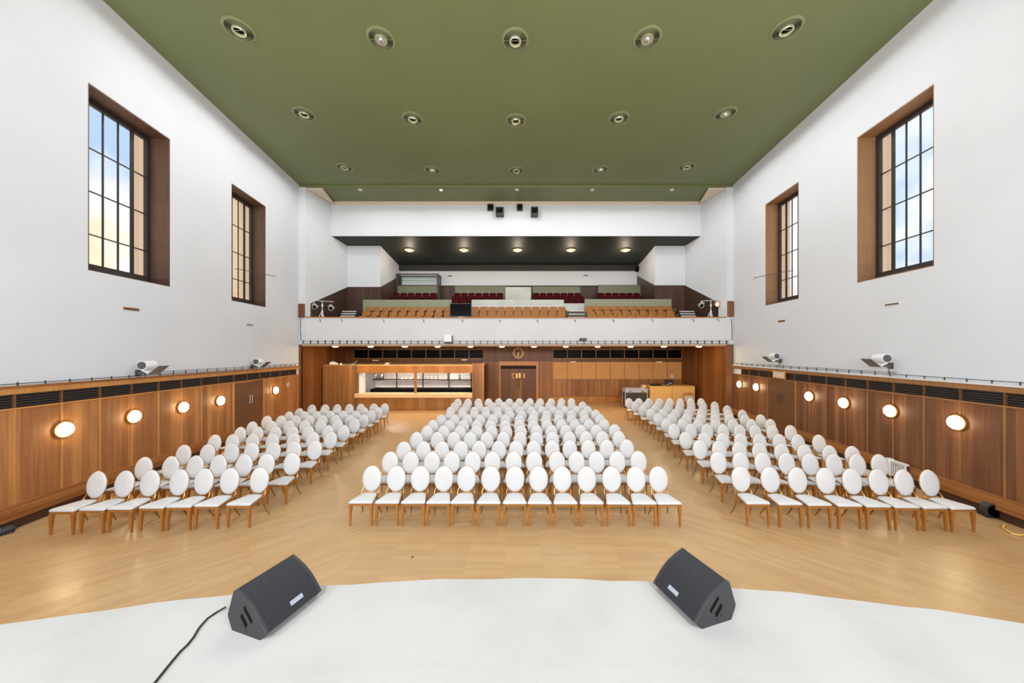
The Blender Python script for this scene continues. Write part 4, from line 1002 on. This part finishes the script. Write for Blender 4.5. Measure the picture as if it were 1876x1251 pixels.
# ---------------------------------------------------------------- stage
HS = 2.44; ZS = HC-HS
def Ds(x): return 3.57 - .0286*x*x
st = MB(); n = 60; xs = [-8.9+17.9*i/n for i in range(n+1)]
loops = []
for x in xs:
    y = Ds(x) + .010*math.sin(x*5.1)+.006*math.sin(x*11.7)
    loops.append([(x,YF,ZS),(x,y-.02,ZS),(x,y,ZS-.015),(x,y,ZS-.28),(x,YF,ZS-.28)])
st.loft(loops); struct(st.build('floor_stage', M_stage, smooth=20), 'white covered stage apron with a curved front edge')
st = MB(); loops = []
for x in xs: y = Ds(x)-.12; loops.append([(x,YF,0),(x,y,0),(x,y,ZS-.27),(x,YF,ZS-.27)])
st.loft(loops); struct(st.build('trim_60', M_skdark), 'dark stage front')
sm = MB(); loops=[]
for i in range(31):
    x = -1.75+3.9*i/30; y = 2.56-.020*(x-.3)**2-.0; loops.append([(x,y,ZS-.01),(x,y+.05,ZS-.01),(x,y+.05,ZS+.001),(x,y,ZS+.002)])
sm.loft(loops); struct(sm.build('trim_61', M_stage), 'raised seam in the stage covering')
# wedges
def wedge_mon(o, rz, mir, lab):
    e = thing('stage_monitor', lab, 'speaker', (o[0], o[1], ZS), rz, None); L = .54
    s = -1 if mir else 1
    arc = []
    p0 = Vector((-.07,.065)); p1 = Vector((.30,.355)); nrm = Vector((-(p1-p0).y, (p1-p0).x)).normalized()
    for i in range(11):
        t = i/10; q = p0.lerp(p1, t) + nrm*(.042*math.sin(PI*t)); arc.append(q)
    sec = [(0,.0),(-.055,.05)] + [(q.x+.0, q.y) for q in arc] + [(.318,.345),(.39,.13),(.385,.10),(.337,.0)]
    def P(d, y, z): return (s*d, y, z)
    g = MB(); g.loft([[P(d*.985+.004,0,z*.985+.002) for d,z in sec],[P(d,.008,z) for d,z in sec],[P(d,.03,z) for d,z in sec]]); g.build('end_cheek', M_black, e)
    g = MB(); g.loft([[P(d,L-.03,z) for d,z in sec],[P(d,L-.008,z) for d,z in sec],[P(d*.985+.004,L,z*.985+.002) for d,z in sec]]); g.build('end_cheek', M_black, e)
    ins = [(0.002,.004),(-.045,.052)] + [(q.x+nrm.x*-.006, q.y+nrm.y*-.006) for q in arc] + [(.314,.34),(.385,.13),(.38,.10),(.335,.004)]
    g = MB(); g.loft([[P(d,.03,z) for d,z in ins],[P(d,L-.03,z) for d,z in ins]]); g.build('cabinet', M_black, e)
    out_ = [(q.x+nrm.x*.001, q.y+nrm.y*.001) for q in arc]; inn = [(q.x-nrm.x*.004, q.y-nrm.y*.004) for q in arc]
    loop = out_ + list(reversed(inn)); g = MB(); g.loft([[P(d,.031,z) for d,z in loop],[P(d,L-.031,z) for d,z in loop]]); g.build('front_grille', M_grille, e, smooth=25)
    q = arc[1]; q2 = arc[2]; q = q.lerp(q2,.2); q2 = arc[2].lerp(arc[3],.0)
    ya, yb = (.25,.37)
    g = MB(); k1 = nrm*.003; k2 = nrm*.006
    g.hexa([P(q.x+k1.x,ya,q.y+k1.y),P(q2.x+k1.x,ya,q2.y+k1.y),P(q2.x+k1.x,yb,q2.y+k1.y),P(q.x+k1.x,yb,q.y+k1.y)],
           [P(q.x+k2.x,ya,q.y+k2.y),P(q2.x+k2.x,ya,q2.y+k2.y),P(q2.x+k2.x,yb,q2.y+k2.y),P(q.x+k2.x,yb,q.y+k2.y)]); g.build('name_plate', M_plate, e)
    # handle slots on the near cheek
    for (a, b, w) in (((.190,.240),(.090,.128),.015),((.226,.166),(.152,.076),.019)):
        a = Vector(a); b = Vector(b); dd = (b-a).normalized(); nn = Vector((-dd.y, dd.x))
        pts = [a+nn*w+dd*.012, a-nn*w-dd*.004, b-nn*w-dd*.012, b+nn*w+dd*.004]
        g = MB(); g.loft([[P(p_.x,-.0015,p_.y) for p_ in pts],[P(p_.x,.012,p_.y) for p_ in pts]]); g.build('handle_slot', M_hole, e)
    for (a, b) in ((.215,.07),(.165,.04)):
        g = MB(); g.tube([P(a,-.002,b),P(a,.005,b)], .005, 8); g.build('screw', M_hole, e)
wedge_mon((-2.169,2.791), math.radians(-17.5), True, 'black wedge stage monitor at left of the stage with a trailing cable')
wedge_mon((1.600,2.903), math.radians(17.7), False, 'black wedge stage monitor at right of the stage')
pts = []
for u, v in ((414,1116),(398,1121),(380,1133),(365,1150),(355,1167),(343,1182),(330,1194),(310,1218),(290,1243),(270,1268)):
    D = F*(HS-.008)/(v-V0); pts.append((X_at(u,D), D, ZS+.010))
pts[0] = (pts[0][0], pts[0][1], ZS+.03)
g = MB(); g.tube(pts, .008, 8); tag(g.build('speaker_cable', M_cable, smooth=True), 'black cable trailing from left monitor across the white stage', 'cable')

# ---------------------------------------------------------------- lights, world, camera
w = bpy.data.worlds.new('sky'); SC.world = w; w.use_nodes = True; t = w.node_tree; t.nodes.clear()
out = t.nodes.new('ShaderNodeOutputWorld'); bg = t.nodes.new('ShaderNodeBackground'); tc = t.nodes.new('ShaderNodeTexCoord')
sp = t.nodes.new('ShaderNodeSeparateXYZ'); t.links.new(tc.outputs['Generated'], sp.inputs[0])
nz = t.nodes.new('ShaderNodeTexNoise'); nz.inputs['Scale'].default_value = 3.2; nz.inputs['Detail'].default_value = 5
t.links.new(tc.outputs['Generated'], nz.inputs['Vector'])
ma = t.nodes.new('ShaderNodeMath'); ma.operation = 'MULTIPLY_ADD'; ma.inputs[1].default_value = .10; t.links.new(nz.outputs['Fac'], ma.inputs[0]); t.links.new(sp.outputs['Z'], ma.inputs[2])
# the warm horizon lies to the left (-X), cool white to the right
mx_ = t.nodes.new('ShaderNodeMath'); mx_.operation = 'MULTIPLY_ADD'; mx_.inputs[1].default_value = .10; t.links.new(sp.outputs['X'], mx_.inputs[0]); t.links.new(ma.outputs[0], mx_.inputs[2])
rp = t.nodes.new('ShaderNodeValToRGB'); e_ = rp.color_ramp.elements
for _ in range(2): e_.new(.5)
for i, (p_, c_) in enumerate(((.19, rgb(250,224,188)), (.25, rgb(228,222,222)), (.30, rgb(170,198,234)), (.9, rgb(206,220,240)))): e_[i].position = p_; e_[i].color = c_
t.links.new(mx_.outputs[0], rp.inputs[0])
n2 = t.nodes.new('ShaderNodeTexNoise'); n2.inputs['Scale'].default_value = 5; n2.inputs['Detail'].default_value = 6; t.links.new(tc.outputs['Generated'], n2.inputs['Vector'])
r2 = t.nodes.new('ShaderNodeValToRGB'); r2.color_ramp.elements[0].position = .5; r2.color_ramp.elements[1].position = .62; t.links.new(n2.outputs['Fac'], r2.inputs[0])
mxc = t.nodes.new('ShaderNodeMix'); mxc.data_type = 'RGBA'; t.links.new(r2.outputs[0], mxc.inputs[0]); t.links.new(rp.outputs[0], mxc.inputs[6]); mxc.inputs[7].default_value = rgb(236,240,248)
bg.inputs['Strength'].default_value = .95
t.links.new(mxc.outputs[2], bg.inputs['Color']); t.links.new(bg.outputs[0], out.inputs[0])

def lamp(name, typ, loc, energy, color=(1,1,1), rot=None, size=.25, **kw):
    l = bpy.data.lights.new(name, typ); l.energy = energy; l.color = color
    if typ == 'AREA': l.shape = 'DISK'; l.size = size
    else: l.shadow_soft_size = size
    for k, v in kw.items(): setattr(l, k, v)
    o = bpy.data.objects.new(name, l); COL.objects.link(o); o.location = loc
    if rot: o.rotation_euler = rot
    return o
# spots added under the round ceiling fittings, which themselves look unlit
for r in range(3):
    for c in range(5):
        u, v = FX[r][c]; D = F*(ZC-HC)/(V0-v)
        lamp('added_ceiling_spot', 'SPOT', (X_at(u,D), D, ZC-.14), (100, 135, 122)[r], (1,1,1), None, .12, spot_size=math.radians(176), spot_blend=.15)
# added area lights, unseen behind the viewpoint, to brighten the hall
for x in (-6.5, -2.2, 2.2, 6.5):
    lamp('added_hall_fill', 'AREA', (x, -1.2, 5.2), 285, (.985,.99,1), (math.radians(101), 0, 0), 1.6)
for u in (614.5,679,741.5,801.6,861.7,919.6,978.2,1036.6,1094.7,1155.3,1216.4,1280.5):
    X = X_at(u, 17.85); Y = Df(X)+.55; X = X_at(u, Y)
    lamp('downlight_bulb', 'SPOT', (X, Y, 3.53), 26, (1,.84,.62), None, .05, spot_size=math.radians(150), spot_blend=.8)
# warm lamps above the balcony
for (u, v) in ((750,457),(850,458),(948,458),(1046,457),(1146,455)):
    D = 20.75; lamp('balcony_bulb', 'POINT', (X_at(u, D), D, 9.15), 40, (1,.84,.64), None, .12)
SC.view_settings.view_transform = 'Standard'; SC.view_settings.look = 'None'; SC.view_settings.exposure = 0.5; SC.view_settings.gamma = 1.0
SC.view_settings.use_curve_mapping = False
cam = bpy.data.cameras.new('camera'); co = bpy.data.objects.new('camera', cam); COL.objects.link(co); SC.camera = co
co.location = (0, 0, HC); co.rotation_euler = (PI/2, 0, 0)
cam.sensor_fit = 'HORIZONTAL'; cam.sensor_width = 36.0; cam.lens = F/1876*36.0
cam.shift_x = (938-U0)/1876; cam.shift_y = (V0-625.5)/1876; cam.clip_start = .05; cam.clip_end = 300
